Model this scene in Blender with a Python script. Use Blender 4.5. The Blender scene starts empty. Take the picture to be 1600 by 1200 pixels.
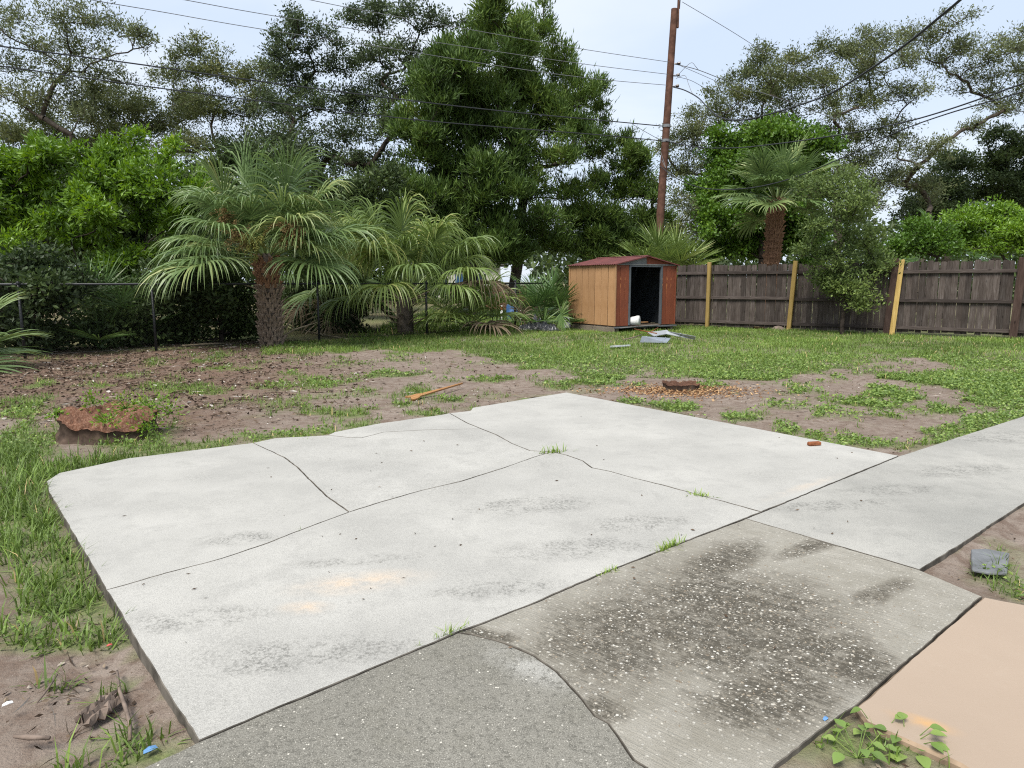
import bpy, bmesh, math, random
import numpy as np
from mathutils import Vector, Matrix
from mathutils.geometry import tessellate_polygon
R = math.radians
sc = bpy.context.scene
col = sc.collection
# ------------------------------------------------------------------ camera
F = 1110.0; P = math.atan(160 / F); H = 1.4; CP, SP = math.cos(P), math.sin(P)
cam_d = bpy.data.cameras.new('camera'); cam = bpy.data.objects.new('camera', cam_d); col.objects.link(cam)
cam.location = (0, 0, H); cam.rotation_euler = (math.pi / 2 - P, 0, 0)
cam_d.sensor_width = 36; cam_d.lens = 36 * F / 1600; cam_d.clip_start = .05; cam_d.clip_end = 3000
sc.camera = cam
sc.render.resolution_x, sc.render.resolution_y = 1024, 768
sc.cycles.use_denoising = False; sc.cycles.pixel_filter_type = 'BLACKMAN_HARRIS'; sc.cycles.filter_width = 1.15
sc.cycles.max_bounces = 6; sc.cycles.diffuse_bounces = 3; sc.cycles.glossy_bounces = 2
sc.cycles.transmission_bounces = 4; sc.cycles.transparent_max_bounces = 4
vs = sc.view_settings
vs.view_transform = 'Standard'; vs.look = 'None'; vs.exposure = 1.12; vs.gamma = 1
# ------------------------------------------------------------------ sky and sun
SUN_EL, SUN_AZ = 56, -150          # high sun behind thin cloud, over the left shoulder of the camera
w = bpy.data.worlds.new('World'); sc.world = w; w.use_nodes = True
nt = w.node_tree; nt.nodes.clear()
def wn(t, **k):
    n = nt.nodes.new(t)
    for a, b in k.items(): setattr(n, a, b)
    return n
tc = wn('ShaderNodeTexCoord'); sep = wn('ShaderNodeSeparateXYZ'); nt.links.new(tc.outputs['Generated'], sep.inputs[0])
den = wn('ShaderNodeMath', operation='ADD'); den.inputs[1].default_value = .22
mx = wn('ShaderNodeMath', operation='MAXIMUM'); mx.inputs[1].default_value = 0
nt.links.new(sep.outputs[2], mx.inputs[0]); nt.links.new(mx.outputs[0], den.inputs[0])
dv = wn('ShaderNodeVectorMath', operation='DIVIDE')
cmb = wn('ShaderNodeCombineXYZ'); cmb2 = wn('ShaderNodeCombineXYZ')
nt.links.new(sep.outputs[0], cmb.inputs[0]); nt.links.new(sep.outputs[1], cmb.inputs[1])
for i in range(3): nt.links.new(den.outputs[0], cmb2.inputs[i])
nt.links.new(cmb.outputs[0], dv.inputs[0]); nt.links.new(cmb2.outputs[0], dv.inputs[1])
mp = wn('ShaderNodeMapping'); mp.inputs['Scale'].default_value = (.9, 1.3, 1); mp.inputs['Location'].default_value = (2.3, .4, 0); mp.inputs['Rotation'].default_value = (0, 0, .5)
nt.links.new(dv.outputs[0], mp.inputs[0])
nz = wn('ShaderNodeTexNoise'); nz.inputs['Scale'].default_value = 1.3; nz.inputs['Detail'].default_value = 5; nz.inputs['Distortion'].default_value = .5
nz.inputs['Roughness'].default_value = .48
nt.links.new(mp.outputs[0], nz.inputs['Vector'])
rp = wn('ShaderNodeValToRGB'); rp.color_ramp.elements[0].position = .38; rp.color_ramp.elements[1].position = .66
rp.color_ramp.elements[0].color = (.405, .470, .570, 1); rp.color_ramp.elements[1].color = (.505, .545, .600, 1)
nt.links.new(nz.outputs['Fac'], rp.inputs[0])
sky = wn('ShaderNodeTexSky', sky_type='NISHITA', sun_disc=False)
sky.sun_elevation = R(SUN_EL); sky.sun_rotation = R(SUN_AZ); sky.air_density = 1.0; sky.dust_density = 2.0
sm = wn('ShaderNodeMix', data_type='RGBA', blend_type='MULTIPLY'); sm.inputs[0].default_value = 1
sm.inputs[7].default_value = (.10, .10, .10, 1); nt.links.new(sky.outputs[0], sm.inputs[6])
mixs = wn('ShaderNodeMix', data_type='RGBA'); mixs.inputs[0].default_value = .86
nt.links.new(sm.outputs[2], mixs.inputs[6]); nt.links.new(rp.outputs[0], mixs.inputs[7])
bgn = wn('ShaderNodeBackground'); bgn.inputs[1].default_value = .86
nt.links.new(mixs.outputs[2], bgn.inputs[0])
wo = wn('ShaderNodeOutputWorld'); nt.links.new(bgn.outputs[0], wo.inputs[0])
sun_d = bpy.data.lights.new('sun', 'SUN'); sun = bpy.data.objects.new('sun', sun_d); col.objects.link(sun)
sun_d.energy = 2.6; sun_d.angle = R(26); sun_d.color = (1, .965, .90)
az = R(SUN_AZ); el = R(SUN_EL)
sdir = Vector((math.sin(az) * math.cos(el), math.cos(az) * math.cos(el), math.sin(el)))
sun.rotation_euler = sdir.to_track_quat('Z', 'Y').to_euler(); sun.location = (0, 0, 40)

# ------------------------------------------------------------------ helpers
rng = np.random.default_rng(7); random.seed(7)
def ray(u, v):
    x = (u - 800) / F; z = -(v - 600) / F
    return np.array((x, CP + z * SP, -SP + z * CP))
def gp(u, v, z=0.0):
    d = ray(u, v); t = (z - H) / d[2]
    return np.array((d[0] * t, d[1] * t, z))
def at(u, v, Y):
    d = ray(u, v); t = Y / d[1]
    return np.array((d[0] * t, Y, H + d[2] * t))
def proj(x, y, z=0.0):
    zz = z - H; yc = y * CP - zz * SP; yc = np.where(np.abs(yc) < .05, .05, yc)
    return 800 + F * x / yc, 600 - F * (y * SP + zz * CP) / yc, yc
def vnoise(x, y, seed=0):
    x = np.asarray(x, float); y = np.asarray(y, float)
    xi = np.floor(x).astype(np.int64); yi = np.floor(y).astype(np.int64); fx = x - xi; fy = y - yi
    def h(a, b):
        n = (a * 374761393 + b * 668265263 + seed * 1442695041) & 0xffffffff
        n = ((n ^ (n >> 13)) * 1274126177) & 0xffffffff
        return ((n ^ (n >> 16)) & 0xffff) / 65535.0
    sx = fx * fx * (3 - 2 * fx); sy = fy * fy * (3 - 2 * fy)
    return (h(xi, yi) * (1 - sx) + h(xi + 1, yi) * sx) * (1 - sy) + (h(xi, yi + 1) * (1 - sx) + h(xi + 1, yi + 1) * sx) * sy
def fbm(x, y, seed=0, o=4):
    s = 0; a = .5; t = 0
    for i in range(o):
        s = s + a * vnoise(x * 2 ** i, y * 2 ** i, seed + i); t += a; a *= .5
    return s / t
def tag(o, label=None, cat=None, group=None, kind=None):
    if label: o['label'] = label
    if cat: o['category'] = cat
    if group: o['group'] = group
    if kind: o['kind'] = kind
    return o
def empty(name, loc, rz=0, label=None, cat=None, group=None):
    o = bpy.data.objects.new(name, None); col.objects.link(o); o.location = loc; o.rotation_euler = (0, 0, rz); o.empty_display_size = .2
    return tag(o, label, cat, group)
def np_mesh(name, V, faces, attr=None, smooth=False):
    """faces: list of int arrays (M,k)"""
    V = np.ascontiguousarray(V, dtype=np.float32)
    faces = [np.asarray(f, dtype=np.int32) for f in faces if len(f)]
    loops = np.concatenate([f.ravel() for f in faces]); tot = np.concatenate([np.full(len(f), f.shape[1], np.int32) for f in faces])
    st = np.zeros(len(tot), np.int32); st[1:] = np.cumsum(tot)[:-1]
    me = bpy.data.meshes.new(name)
    me.vertices.add(len(V)); me.vertices.foreach_set('co', V.ravel())
    me.loops.add(len(loops)); me.loops.foreach_set('vertex_index', loops)
    me.polygons.add(len(tot)); me.polygons.foreach_set('loop_start', st)
    me.polygons.foreach_set('use_smooth', np.full(len(tot), smooth, dtype=bool))
    if attr is not None:
        for k, (dom, arr) in attr.items():
            a = me.attributes.new(k, 'FLOAT', dom); a.data.foreach_set('value', np.ascontiguousarray(arr, dtype=np.float32))
    me.update(calc_edges=True); me.validate()
    return me
def obj(name, me, mat=None, parent=None):
    o = bpy.data.objects.new(name, me); col.objects.link(o)
    if mat is not None and not me.materials: me.materials.append(mat)
    if parent is not None: o.parent = parent
    return o
def nrm(a): return a / np.maximum(np.linalg.norm(a, axis=-1, keepdims=True), 1e-9)
class MB:
    """collects plain shapes for ONE mesh object"""
    def __init__(s): s.v = []; s.f = []
    def box(s, c, d, rot=None, taper=None):
        n = len(s.v); hx, hy, hz = d[0] / 2, d[1] / 2, d[2] / 2
        for z in (-hz, hz):
            k = 1 if (taper is None or z < 0) else taper
            for x, y in ((-hx, -hy), (hx, -hy), (hx, hy), (-hx, hy)):
                p = Vector((x * k, y * k, z))
                if rot is not None: p = rot @ p
                s.v.append((p.x + c[0], p.y + c[1], p.z + c[2]))
        for f in ((3, 2, 1, 0), (4, 5, 6, 7), (0, 1, 5, 4), (1, 2, 6, 5), (2, 3, 7, 6), (3, 0, 4, 7)): s.f.append(tuple(n + i for i in f))
        return s
    def prism(s, pts, thick):
        """closed outline pts (3D) extruded along vector thick"""
        n = len(s.v); m = len(pts); t = Vector(thick)
        for p in pts: s.v.append(tuple(p))
        for p in pts: s.v.append(tuple(Vector(p) + t))
        s.f.append(tuple(range(n + m - 1, n - 1, -1))); s.f.append(tuple(range(n + m, n + 2 * m)))
        for i in range(m):
            j = (i + 1) % m; s.f.append((n + i, n + j, n + m + j, n + m + i))
        return s
    def tube(s, pts, rad, k=8, cap=True):
        pts = [Vector(p) for p in pts]; n0 = len(s.v)
        if not hasattr(rad, '__len__'): rad = [rad] * len(pts)
        ref = Vector((0, 0, 1)) if abs((pts[-1] - pts[0]).normalized().z) < .9 else Vector((1, 0, 0))
        for i, p in enumerate(pts):
            t = (pts[min(i + 1, len(pts) - 1)] - pts[max(i - 1, 0)]).normalized()
            a = t.cross(ref).normalized(); b = t.cross(a)
            for j in range(k):
                q = p + (a * math.cos(2 * math.pi * j / k) + b * math.sin(2 * math.pi * j / k)) * rad[i]
                s.v.append(tuple(q))
        for i in range(len(pts) - 1):
            for j in range(k):
                a0 = n0 + i * k + j; a1 = n0 + i * k + (j + 1) % k
                s.f.append((a0, a1, a1 + k, a0 + k))
        if cap:
            s.f.append(tuple(n0 + j for j in range(k - 1, -1, -1))); e = n0 + (len(pts) - 1) * k
            s.f.append(tuple(e + j for j in range(k)))
        return s
    def build(s, name, mat, parent=None, bevel=0, smooth=False):
        me = bpy.data.meshes.new(name); me.from_pydata(s.v, [], s.f); me.update()
        bm = bmesh.new(); bm.from_mesh(me)
        bmesh.ops.recalc_face_normals(bm, faces=bm.faces)
        if bevel: bmesh.ops.bevel(bm, geom=list(bm.edges), offset=bevel, segments=1, affect='EDGES')
        bm.to_mesh(me); bm.free()
        if smooth: me.polygons.foreach_set('use_smooth', [True] * len(me.polygons))
        return obj(name, me, mat, parent)

# ------------------------------------------------------------------ materials
class Mat:
    def __init__(s, name, rough=.8, spec=.3):
        s.m = bpy.data.materials.new(name); s.m.use_nodes = True; s.t = s.m.node_tree; s.n = s.t.nodes; s.l = s.t.links
        s.b = s.n['Principled BSDF']; s.out = s.n['Material Output']
        s.b.inputs['Roughness'].default_value = rough; s.b.inputs['Specular IOR Level'].default_value = spec
    def node(s, t, **k):
        n = s.n.new(t)
        for a, b in k.items(): setattr(n, a, b)
        return n
    def lk(s, a, b): s.l.new(a, b)
    def coord(s, kind='Object', scale=(1, 1, 1), rot=(0, 0, 0), loc=(0, 0, 0)):
        c = s.node('ShaderNodeTexCoord'); m = s.node('ShaderNodeMapping')
        m.inputs['Scale'].default_value = scale; m.inputs['Rotation'].default_value = rot; m.inputs['Location'].default_value = loc
        s.lk(c.outputs[kind], m.inputs[0]); return m.outputs[0]
    def world(s, scale=(1, 1, 1), rot=(0, 0, 0), loc=(0, 0, 0)):
        c = s.node('ShaderNodeNewGeometry'); m = s.node('ShaderNodeMapping')
        m.inputs['Scale'].default_value = scale; m.inputs['Rotation'].default_value = rot; m.inputs['Location'].default_value = loc
        s.lk(c.outputs['Position'], m.inputs[0]); return m.outputs[0]
    def noise(s, vec, scale, detail=4, rough=.55, dist=0):
        n = s.node('ShaderNodeTexNoise'); s.lk(vec, n.inputs['Vector'])
        n.inputs['Scale'].default_value = scale; n.inputs['Detail'].default_value = detail; n.inputs['Roughness'].default_value = rough; n.inputs['Distortion'].default_value = dist
        return n.outputs['Fac']
    def voro(s, vec, scale, feat='F1', out='Distance', rand=1):
        n = s.node('ShaderNodeTexVoronoi', feature=feat); s.lk(vec, n.inputs['Vector']); n.inputs['Scale'].default_value = scale; n.inputs['Randomness'].default_value = rand
        return n.outputs[out]
    def ramp(s, fac, stops):
        n = s.node('ShaderNodeValToRGB'); e = n.color_ramp.elements
        while len(e) < len(stops): e.new(.5)
        for i, (p, c) in enumerate(stops):
            e[i].position = p; e[i].color = (c, c, c, 1) if not hasattr(c, '__len__') else (*c, 1)
        s.lk(fac, n.inputs[0]); return n.outputs[0]
    def mix(s, fac, a, b, mode='MIX'):
        n = s.node('ShaderNodeMix', data_type='RGBA', blend_type=mode)
        for i, x in ((0, fac), (6, a), (7, b)):
            if isinstance(x, (int, float)): n.inputs[i].default_value = x if i == 0 else (x, x, x, 1)
            elif isinstance(x, tuple): n.inputs[i].default_value = (*x, 1)
            else: s.lk(x, n.inputs[i])
        return n.outputs[2]
    def math(s, op, a, b=0.0, c=None):
        n = s.node('ShaderNodeMath', operation=op)
        for i, x in enumerate((a, b) if c is None else (a, b, c)):
            if isinstance(x, (int, float)): n.inputs[i].default_value = x
            else: s.lk(x, n.inputs[i])
        return n.outputs[0]
    def attr(s, name): n = s.node('ShaderNodeAttribute'); n.attribute_name = name; return n.outputs['Fac']
    def rnd(s): return s.node('ShaderNodeObjectInfo').outputs['Random']
    def base(s, c):
        if isinstance(c, tuple): s.b.inputs['Base Color'].default_value = (*c, 1)
        else: s.lk(c, s.b.inputs['Base Color'])
        return s
    def bump(s, h, strength=.5, dist=.01):
        n = s.node('ShaderNodeBump'); n.inputs['Strength'].default_value = strength; n.inputs['Distance'].default_value = dist
        s.lk(h, n.inputs['Height']); s.lk(n.outputs[0], s.b.inputs['Normal']); return s
    def blob(s, pos, cx, cy, rx, ry, ang=0):
        """soft elliptical patch around a ground point: 1 in the centre, 0 outside"""
        m = s.node('ShaderNodeMapping', vector_type='TEXTURE'); m.inputs['Location'].default_value = (cx, cy, 0); m.inputs['Rotation'].default_value = (0, 0, ang); m.inputs['Scale'].default_value = (rx, ry, 1e6)
        s.lk(pos, m.inputs[0]); ln = s.node('ShaderNodeVectorMath', operation='LENGTH'); s.lk(m.outputs[0], ln.inputs[0])
        mr = s.node('ShaderNodeMapRange', interpolation_type='SMOOTHSTEP'); s.lk(ln.outputs['Value'], mr.inputs[0])
        mr.inputs[1].default_value = 1.0; mr.inputs[2].default_value = 0.0; return mr.outputs[0]
def leaf_mat(name, stops, trans=.3, rough=.5, spec=.25, tcol=None):
    m = Mat(name, rough, spec)
    c = m.ramp(m.attr('rnd'), stops); m.base(c)
    t = m.node('ShaderNodeBsdfTranslucent')
    hs = m.node('ShaderNodeHueSaturation'); hs.inputs['Hue'].default_value = .49; hs.inputs['Saturation'].default_value = 1.1; hs.inputs['Value'].default_value = 1.25
    m.lk(c, hs.inputs['Color']); m.lk(hs.outputs[0], t.inputs[0])
    mx = m.node('ShaderNodeMixShader'); mx.inputs[0].default_value = trans
    m.lk(m.b.outputs[0], mx.inputs[1]); m.lk(t.outputs[0], mx.inputs[2]); m.lk(mx.outputs[0], m.out.inputs[0])
    return m.m
def plain(name, c, rough=.7, spec=.3, var=.25, scale=8, metal=0, bump=0):
    m = Mat(name, rough, spec); v = m.coord()
    n = m.noise(v, scale, 5); k = m.ramp(n, [(.3, tuple(x * (1 - var) for x in c)), (.7, tuple(min(1, x * (1 + var)) for x in c))])
    m.base(k); m.b.inputs['Metallic'].default_value = metal
    if bump: m.bump(n, bump, .01)
    return m.m
def wood(name, c0, c1, c2, knots=True, scale=1.0, axis=2):
    """grain runs along object axis; every board differs"""
    m = Mat(name, .85, .15); r = m.rnd(); s = [9 * scale] * 3; s[axis] = .8 * scale
    c = m.node('ShaderNodeTexCoord'); ad = m.node('ShaderNodeVectorMath', operation='ADD'); cb = m.node('ShaderNodeCombineXYZ')
    r37 = m.math('MULTIPLY', r, 37.0)
    for i in range(3): m.lk(r37, cb.inputs[i])
    m.lk(c.outputs['Object'], ad.inputs[0]); m.lk(cb.outputs[0], ad.inputs[1])
    mp_ = m.node('ShaderNodeMapping'); mp_.inputs['Scale'].default_value = s; m.lk(ad.outputs[0], mp_.inputs[0])
    g = m.noise(mp_.outputs[0], 4, 6, .65, .4)
    big = m.noise(ad.outputs[0], 1.7, 3)
    k = m.ramp(g, [(.25, c0), (.5, c1), (.75, c2)])
    k = m.mix(m.ramp(big, [(.35, .0), (.7, .55)]), k, c0)
    v = m.ramp(r, [(0, .62), (.5, 1.0), (1, 1.25)])
    k = m.mix(1.0, k, v, 'MULTIPLY')
    if knots:
        mp2 = m.node('ShaderNodeMapping'); s2 = [5.5, 5.5, 5.5]; s2[axis] = 2.2; mp2.inputs['Scale'].default_value = s2; m.lk(ad.outputs[0], mp2.inputs[0])
        vo = m.voro(mp2.outputs[0], 1.0)
        k = m.mix(m.ramp(vo, [(.04, .8), (.12, 0)]), k, tuple(x * .3 for x in c0))
    m.base(k); m.bump(g, .5, .006); return m.m

MT = {}
MT['bark'] = plain('bark_grey', (.075, .062, .050), .95, .1, .5, 6, bump=.8)
MT['bark_dark'] = plain('bark_dark', (.045, .036, .030), .95, .1, .5, 6, bump=.8)
MT['bark_pale'] = plain('bark_pale', (.12, .105, .088), .95, .1, .4, 6, bump=.8)
MT['oak'] = leaf_mat('oak_leaves', [(0, (0.057, 0.075, 0.034)), (.5, (0.105, 0.130, 0.048)), (.85, (0.157, 0.179, 0.068)), (1, (0.217, 0.212, 0.084))])
MT['oak_dark'] = leaf_mat('dark_oak_leaves', [(0, (0.038, 0.055, 0.029)), (.5, (0.067, 0.096, 0.041)), (.9, (0.123, 0.167, 0.065)), (1, (0.174, 0.203, 0.102))])
MT['oak_pale'] = leaf_mat('pale_oak_leaves', [(0, (0.072, 0.091, 0.045)), (.5, (0.123, 0.147, 0.064)), (.85, (0.172, 0.198, 0.084)), (1, (0.224, 0.243, 0.122))])
MT['cedar'] = leaf_mat('cedar_sprays', [(0, (0.040, 0.072, 0.019)), (.5, (0.076, 0.130, 0.027)), (.9, (0.138, 0.203, 0.039)), (1, (0.202, 0.243, 0.055))], .22)
MT['vine'] = leaf_mat('vine_leaves', [(0, (0.043, 0.088, 0.015)), (.5, (0.086, 0.170, 0.023)), (.9, (0.144, 0.252, 0.032)), (1, (0.202, 0.315, 0.043))], .32, .4, .35)
MT['bush'] = leaf_mat('bright_bush_leaves', [(0, (0.067, 0.133, 0.017)), (.5, (0.136, 0.243, 0.026)), (.9, (0.211, 0.346, 0.034)), (1, (0.320, 0.396, 0.043))], .34, .4, .4)
MT['shrub'] = leaf_mat('shrub_leaves', [(0, (0.065, 0.102, 0.033)), (.5, (0.126, 0.179, 0.051)), (.9, (0.217, 0.284, 0.073)), (1, (0.325, 0.352, 0.090))])
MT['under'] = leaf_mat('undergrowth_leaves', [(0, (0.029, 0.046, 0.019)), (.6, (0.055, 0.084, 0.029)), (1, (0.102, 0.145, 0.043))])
MT['palm'] = leaf_mat('palm_blades', [(0, (0.080, 0.133, 0.046)), (.5, (0.135, 0.205, 0.071)), (.85, (0.200, 0.266, 0.095)), (1, (0.303, 0.329, 0.128))], .26, .42, .45)
MT['palm_y'] = leaf_mat('palm_blades_yellow_green', [(0, (0.092, 0.139, 0.039)), (.5, (0.152, 0.218, 0.057)), (.85, (0.218, 0.284, 0.082)), (1, (0.317, 0.330, 0.114))], .28, .42, .45)
MT['palm_g'] = leaf_mat('palmetto_blades', [(0, (0.042, 0.084, 0.026)), (.5, (0.078, 0.144, 0.041)), (.9, (0.126, 0.204, 0.060)), (1, (0.192, 0.240, 0.096))], .25, .42, .45)
MT['palm_dead'] = leaf_mat('dead_palm_blades', [(0, (.10, .075, .05)), (.6, (.19, .15, .10)), (1, (.30, .25, .18))], .15, .8, .1)
MT['flower'] = leaf_mat('palm_flowers_tan', [(0, (.16, .11, .05)), (.5, (.26, .18, .08)), (1, (.36, .27, .13))], .1, .9, .1)
MT['flower_g'] = leaf_mat('palm_flowers_green', [(0, (.13, .14, .04)), (.5, (.22, .23, .06)), (1, (.32, .31, .11))], .1, .9, .1)
MT['grass'] = leaf_mat('grass_blades', [(0, (0.093, 0.141, 0.033)), (.4, (0.175, 0.267, 0.056)), (.8, (0.268, 0.373, 0.078)), (.93, (0.371, 0.413, 0.110)), (1, (0.603, 0.453, 0.222))], .3, .5, .3)
MT['weed'] = leaf_mat('weed_leaves', [(0, (0.094, 0.148, 0.037)), (.5, (0.162, 0.253, 0.061)), (1, (0.279, 0.364, 0.094))], .3, .45, .35)
MT['dry'] = leaf_mat('dry_litter', [(0, (.05, .035, .025)), (.5, (.12, .085, .06)), (.85, (.22, .17, .12)), (1, (.45, .42, .38))], .0, .9, .1)
MT['chips'] = leaf_mat('wood_chips', [(0, (.13, .06, .03)), (.5, (.30, .17, .085)), (1, (.48, .33, .18))], .0, .9, .1)
#SECTIONS
# ------------------------------------------------------------------ slab outlines (used by the ground too)
ZS, ZW, ZT = .048, .043, .046
def px_poly(pts, z): return np.array([gp(u, v, z)[:2] for u, v in pts])
EDGE_AB = [(72, 752), (92, 739), (200, 716), (330, 700), (395, 692), (430, 684.5), (512, 680), (522, 675), (590, 662), (690, 648), (702, 645.5), (734, 642), (738, 637), (885, 613)]
CR1 = [(702, 645.5), (730, 661), (752, 670), (775, 679), (800, 693), (828, 704), (862, 706), (885, 711), (910, 720), (925, 731), (955, 737), (990, 747), (1040, 759), (1090, 773), (1140, 786), (1190, 800)]
CR2 = [(166, 922), (195, 914), (260, 895), (330, 877), (370, 865), (420, 848), (470, 828), (545, 800), (600, 783), (660, 766), (720, 752), (790, 730), (835, 714), (862, 706)]
CR3 = [(395, 692), (428, 707), (445, 715), (465, 730), (480, 746), (510, 775), (545, 800)]
CR4 = [(512, 680), (545, 683.5), (565, 684), (600, 675), (680, 671), (752, 670)]
EDGE_AD = [(72, 752), (76, 768), (100, 810), (140, 878), (166, 922), (212, 1000), (260, 1080), (310, 1158)]
EDGE_DC = [(310, 1158), (400, 1120), (560, 1053), (715, 988), (830, 944), (935, 898), (1090, 838), (1190, 800), (1300, 755), (1405, 712)]
CRW = [(715, 990), (740, 992), (790, 1005), (835, 1025), (870, 1050), (905, 1086), (930, 1119), (950, 1130), (965, 1150), (990, 1187), (1010, 1200), (1070, 1285), (1090, 1500)]
PIECES = [
    ('patio_piece', ZS, CR1 + EDGE_DC[-3:][1:] + [(885, 613), (738, 637), (734, 642)], 'pale concrete piece of the patio, its far right corner'),
    ('patio_piece', ZS, CR4 + [(730, 661), (702, 645.5), (690, 648), (590, 662), (522, 675)], 'thin chipped edge fragment of the patio'),
    ('patio_piece', ZS, CR3[:-1] + CR2[7:] + CR1[2:6][::-1] + CR4[:-1][::-1] + [(430, 684.5)], 'middle piece of the patio between three cracks'),
    ('patio_piece', ZS, EDGE_AB[:5] + CR3[1:-1] + CR2[:8][::-1] + EDGE_AD[1:4][::-1], 'left corner piece of the patio'),
    ('patio_piece', ZS, CR2 + CR1[7:] + EDGE_DC[:-3][::-1] + EDGE_AD[5:-1][::-1], 'large near piece of the patio with a peach stain'),
]
W_TOP = [(1166, 813), (1300, 851), (1437, 891)]
WALK = [
    ('strip', ZW, [(1166, 810.5), (1190, 800.6), (1300, 755.5), (1405.5, 712.4), (1600, 650), (1900, 553), (2300, 553), (1960, 640), (1600, 786), (1510, 845), (1437, 890)]),
    ('dark', ZW, [(715, 988.8), (830, 944.7), (935, 898.7), (1090, 838.7), (1166, 810.5), (1437, 890.6), (1535, 932), (1335, 1104), (1312, 1118), (1215, 1195), (1150, 1260), (1110, 1500)] + CRW[1:][::-1]),
    ('light', ZW, [(715, 988.8)] + CRW[1:] + [(-300, 1500), (220, 1200), (311, 1158.8), (400, 1120.8), (560, 1053.8)]),
    ('tan', ZT, [(1535.5, 931.5), (1600, 944), (1800, 990), (2400, 1160), (2100, 1500), (1850, 1400), (1600, 1262), (1500, 1195), (1440, 1168), (1352, 1128), (1333.5, 1104)]),
]
SLABS = [px_poly(p[2], p[1]) for p in PIECES + WALK]
def inside(poly, x, y):
    r = np.zeros(x.shape, bool); n = len(poly)
    for i in range(n):
        x0, y0 = poly[i]; x1, y1 = poly[(i + 1) % n]
        c = ((y0 > y) != (y1 > y))
        with np.errstate(divide='ignore', invalid='ignore'): xx = (x1 - x0) * (y - y0) / (y1 - y0 + 1e-12) + x0
        r ^= c & (x < xx)
    return r
def on_slab(x, y, pad=0.0):
    r = np.zeros(x.shape, bool)
    offs = [(0, 0)] if not pad else [(pad, 0), (-pad, 0), (0, pad), (0, -pad)]
    for p in SLABS:
        for a, b in offs: r |= inside(p, x + a, y + b)
    return r
# ------------------------------------------------------------------ lawn map: where grass grows
LAWN = np.array([(425, 556), (520, 553), (560, 545), (640, 554), (700, 547), (740, 552), (800, 566), (880, 587), (960, 592), (1010, 580), (1150, 594), (1210, 590), (1290, 580), (1330, 564), (1430, 558), (1490, 574), (1390, 584), (1360, 592), (1440, 600), (1500, 606), (1535, 640), (1500, 650), (1470, 662), (1430, 688), (1395, 715), (1700, 650), (4000, 650), (4000, 442), (425, 442)], float)
PATCH = [(300, 612, 55, 9), (265, 606, 40, 6), (420, 604, 30, 5), (510, 598, 55, 6), (605, 588, 50, 5), (540, 648, 45, 9), (480, 642, 30, 6), (565, 613, 20, 6), (655, 611, 25, 6), (690, 627, 22, 5), (780, 598, 28, 6), (745, 592, 22, 5), (860, 606, 32, 7), (905, 597, 40, 6), (820, 620, 16, 5), (840, 578, 30, 5), (610, 635, 20, 4),
         (1290, 648, 22, 11), (1345, 630, 35, 8), (1375, 612, 34, 7), (1408, 615, 22, 9), (1372, 636, 14, 11), (1385, 653, 24, 5), (1420, 622, 30, 6), (1470, 640, 30, 7), (1255, 612, 10, 5), (1190, 592, 30, 6), (1220, 668, 28, 10), (1160, 652, 40, 7), (1060, 634, 40, 6), (1000, 626, 30, 5), (1270, 683, 28, 10), (1330, 694, 40, 10), (1380, 700, 40, 9), (1225, 572, 60, 7),
         (660, 650, 40, 5), (560, 668, 30, 8), (500, 676, 30, 9), (440, 684, 40, 9), (380, 690, 40, 9), (300, 702, 50, 12), (240, 706, 50, 15), (170, 722, 60, 12), (110, 735, 40, 8), (60, 750, 60, 30), (30, 700, 50, 45), (90, 690, 35, 25), (20, 640, 50, 20), (230, 690, 55, 30), (200, 640, 40, 10), (30, 790, 75, 38), (80, 815, 40, 40), (20, 850, 40, 25), (110, 865, 50, 30), (60, 915, 80, 40), (30, 985, 70, 35), (150, 925, 45, 30), (165, 960, 30, 20), (110, 990, 60, 28), (185, 985, 30, 25), (195, 1040, 35, 16), (235, 1045, 30, 22), (250, 1090, 25, 24), (120, 1100, 20, 18), (200, 1190, 80, 30), (40, 1210, 90, 20), (130, 1170, 45, 10), (10, 890, 40, 20), (15, 1080, 20, 10),
         (1560, 905, 55, 18), (1590, 930, 40, 14), (1400, 1165, 60, 30), (1310, 1150, 40, 25), (1290, 1195, 80, 20), (1480, 1200, 60, 22), (1380, 1210, 70, 30), (1480, 870, 14, 8),
         (330, 560, 25, 6), (230, 566, 14, 6), (350, 575, 12, 6), (60, 600, 26, 7), (140, 606, 26, 6)]
CH = lambda x: 20.6 + .87 * x           # chain link fence line
WD = lambda x: 26.13 - .714 * x         # wooden fence line
def grass_map(x, y):
    """0..1 grass cover at ground points"""
    x = np.asarray(x, float); y = np.asarray(y, float)
    nx = (fbm(x * 1.6, y * 1.6, 11, 3) - .5); ny = (fbm(x * 1.6, y * 1.6, 21, 3) - .5)
    far = np.clip(y / 12, .35, 1.6)
    u, v, yc = proj(x + .9 * nx * far, y + 1.6 * ny * far)
    m = np.zeros(x.shape); ok = yc > .3
    inl = inside(LAWN, u, v) & ok
    m = np.where(inl, np.clip(.55 + 1.5 * (fbm(x * .9, y * .9, 5, 4) - .36), .25, 1), m)
    for a, b, ru, rv in PATCH:
        e = 1 - ((u - a) / ru) ** 2 - ((v - b) / rv) ** 2
        m = np.maximum(m, np.where(ok, np.clip(e * 1.6, 0, .95), 0))
    m = np.maximum(m, np.where(ok, np.clip(2.2 * (fbm(x * 2.3, y * 2.3, 17, 3) - .56), 0, .35), 0))
    beyond = (y > CH(x) + .2) | (y > WD(x) + .2)
    m = np.where(beyond, np.clip(.45 + 1.2 * (fbm(x * .3, y * .3, 9, 3) - .45), 0, .9), m)
    m = np.where(~ok | (np.abs(u - 800) > 1400) & (y < 12), np.clip(1.8 * (fbm(x * .8, y * .8, 15, 4) - .45), 0, .8), m)
    return m
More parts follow.
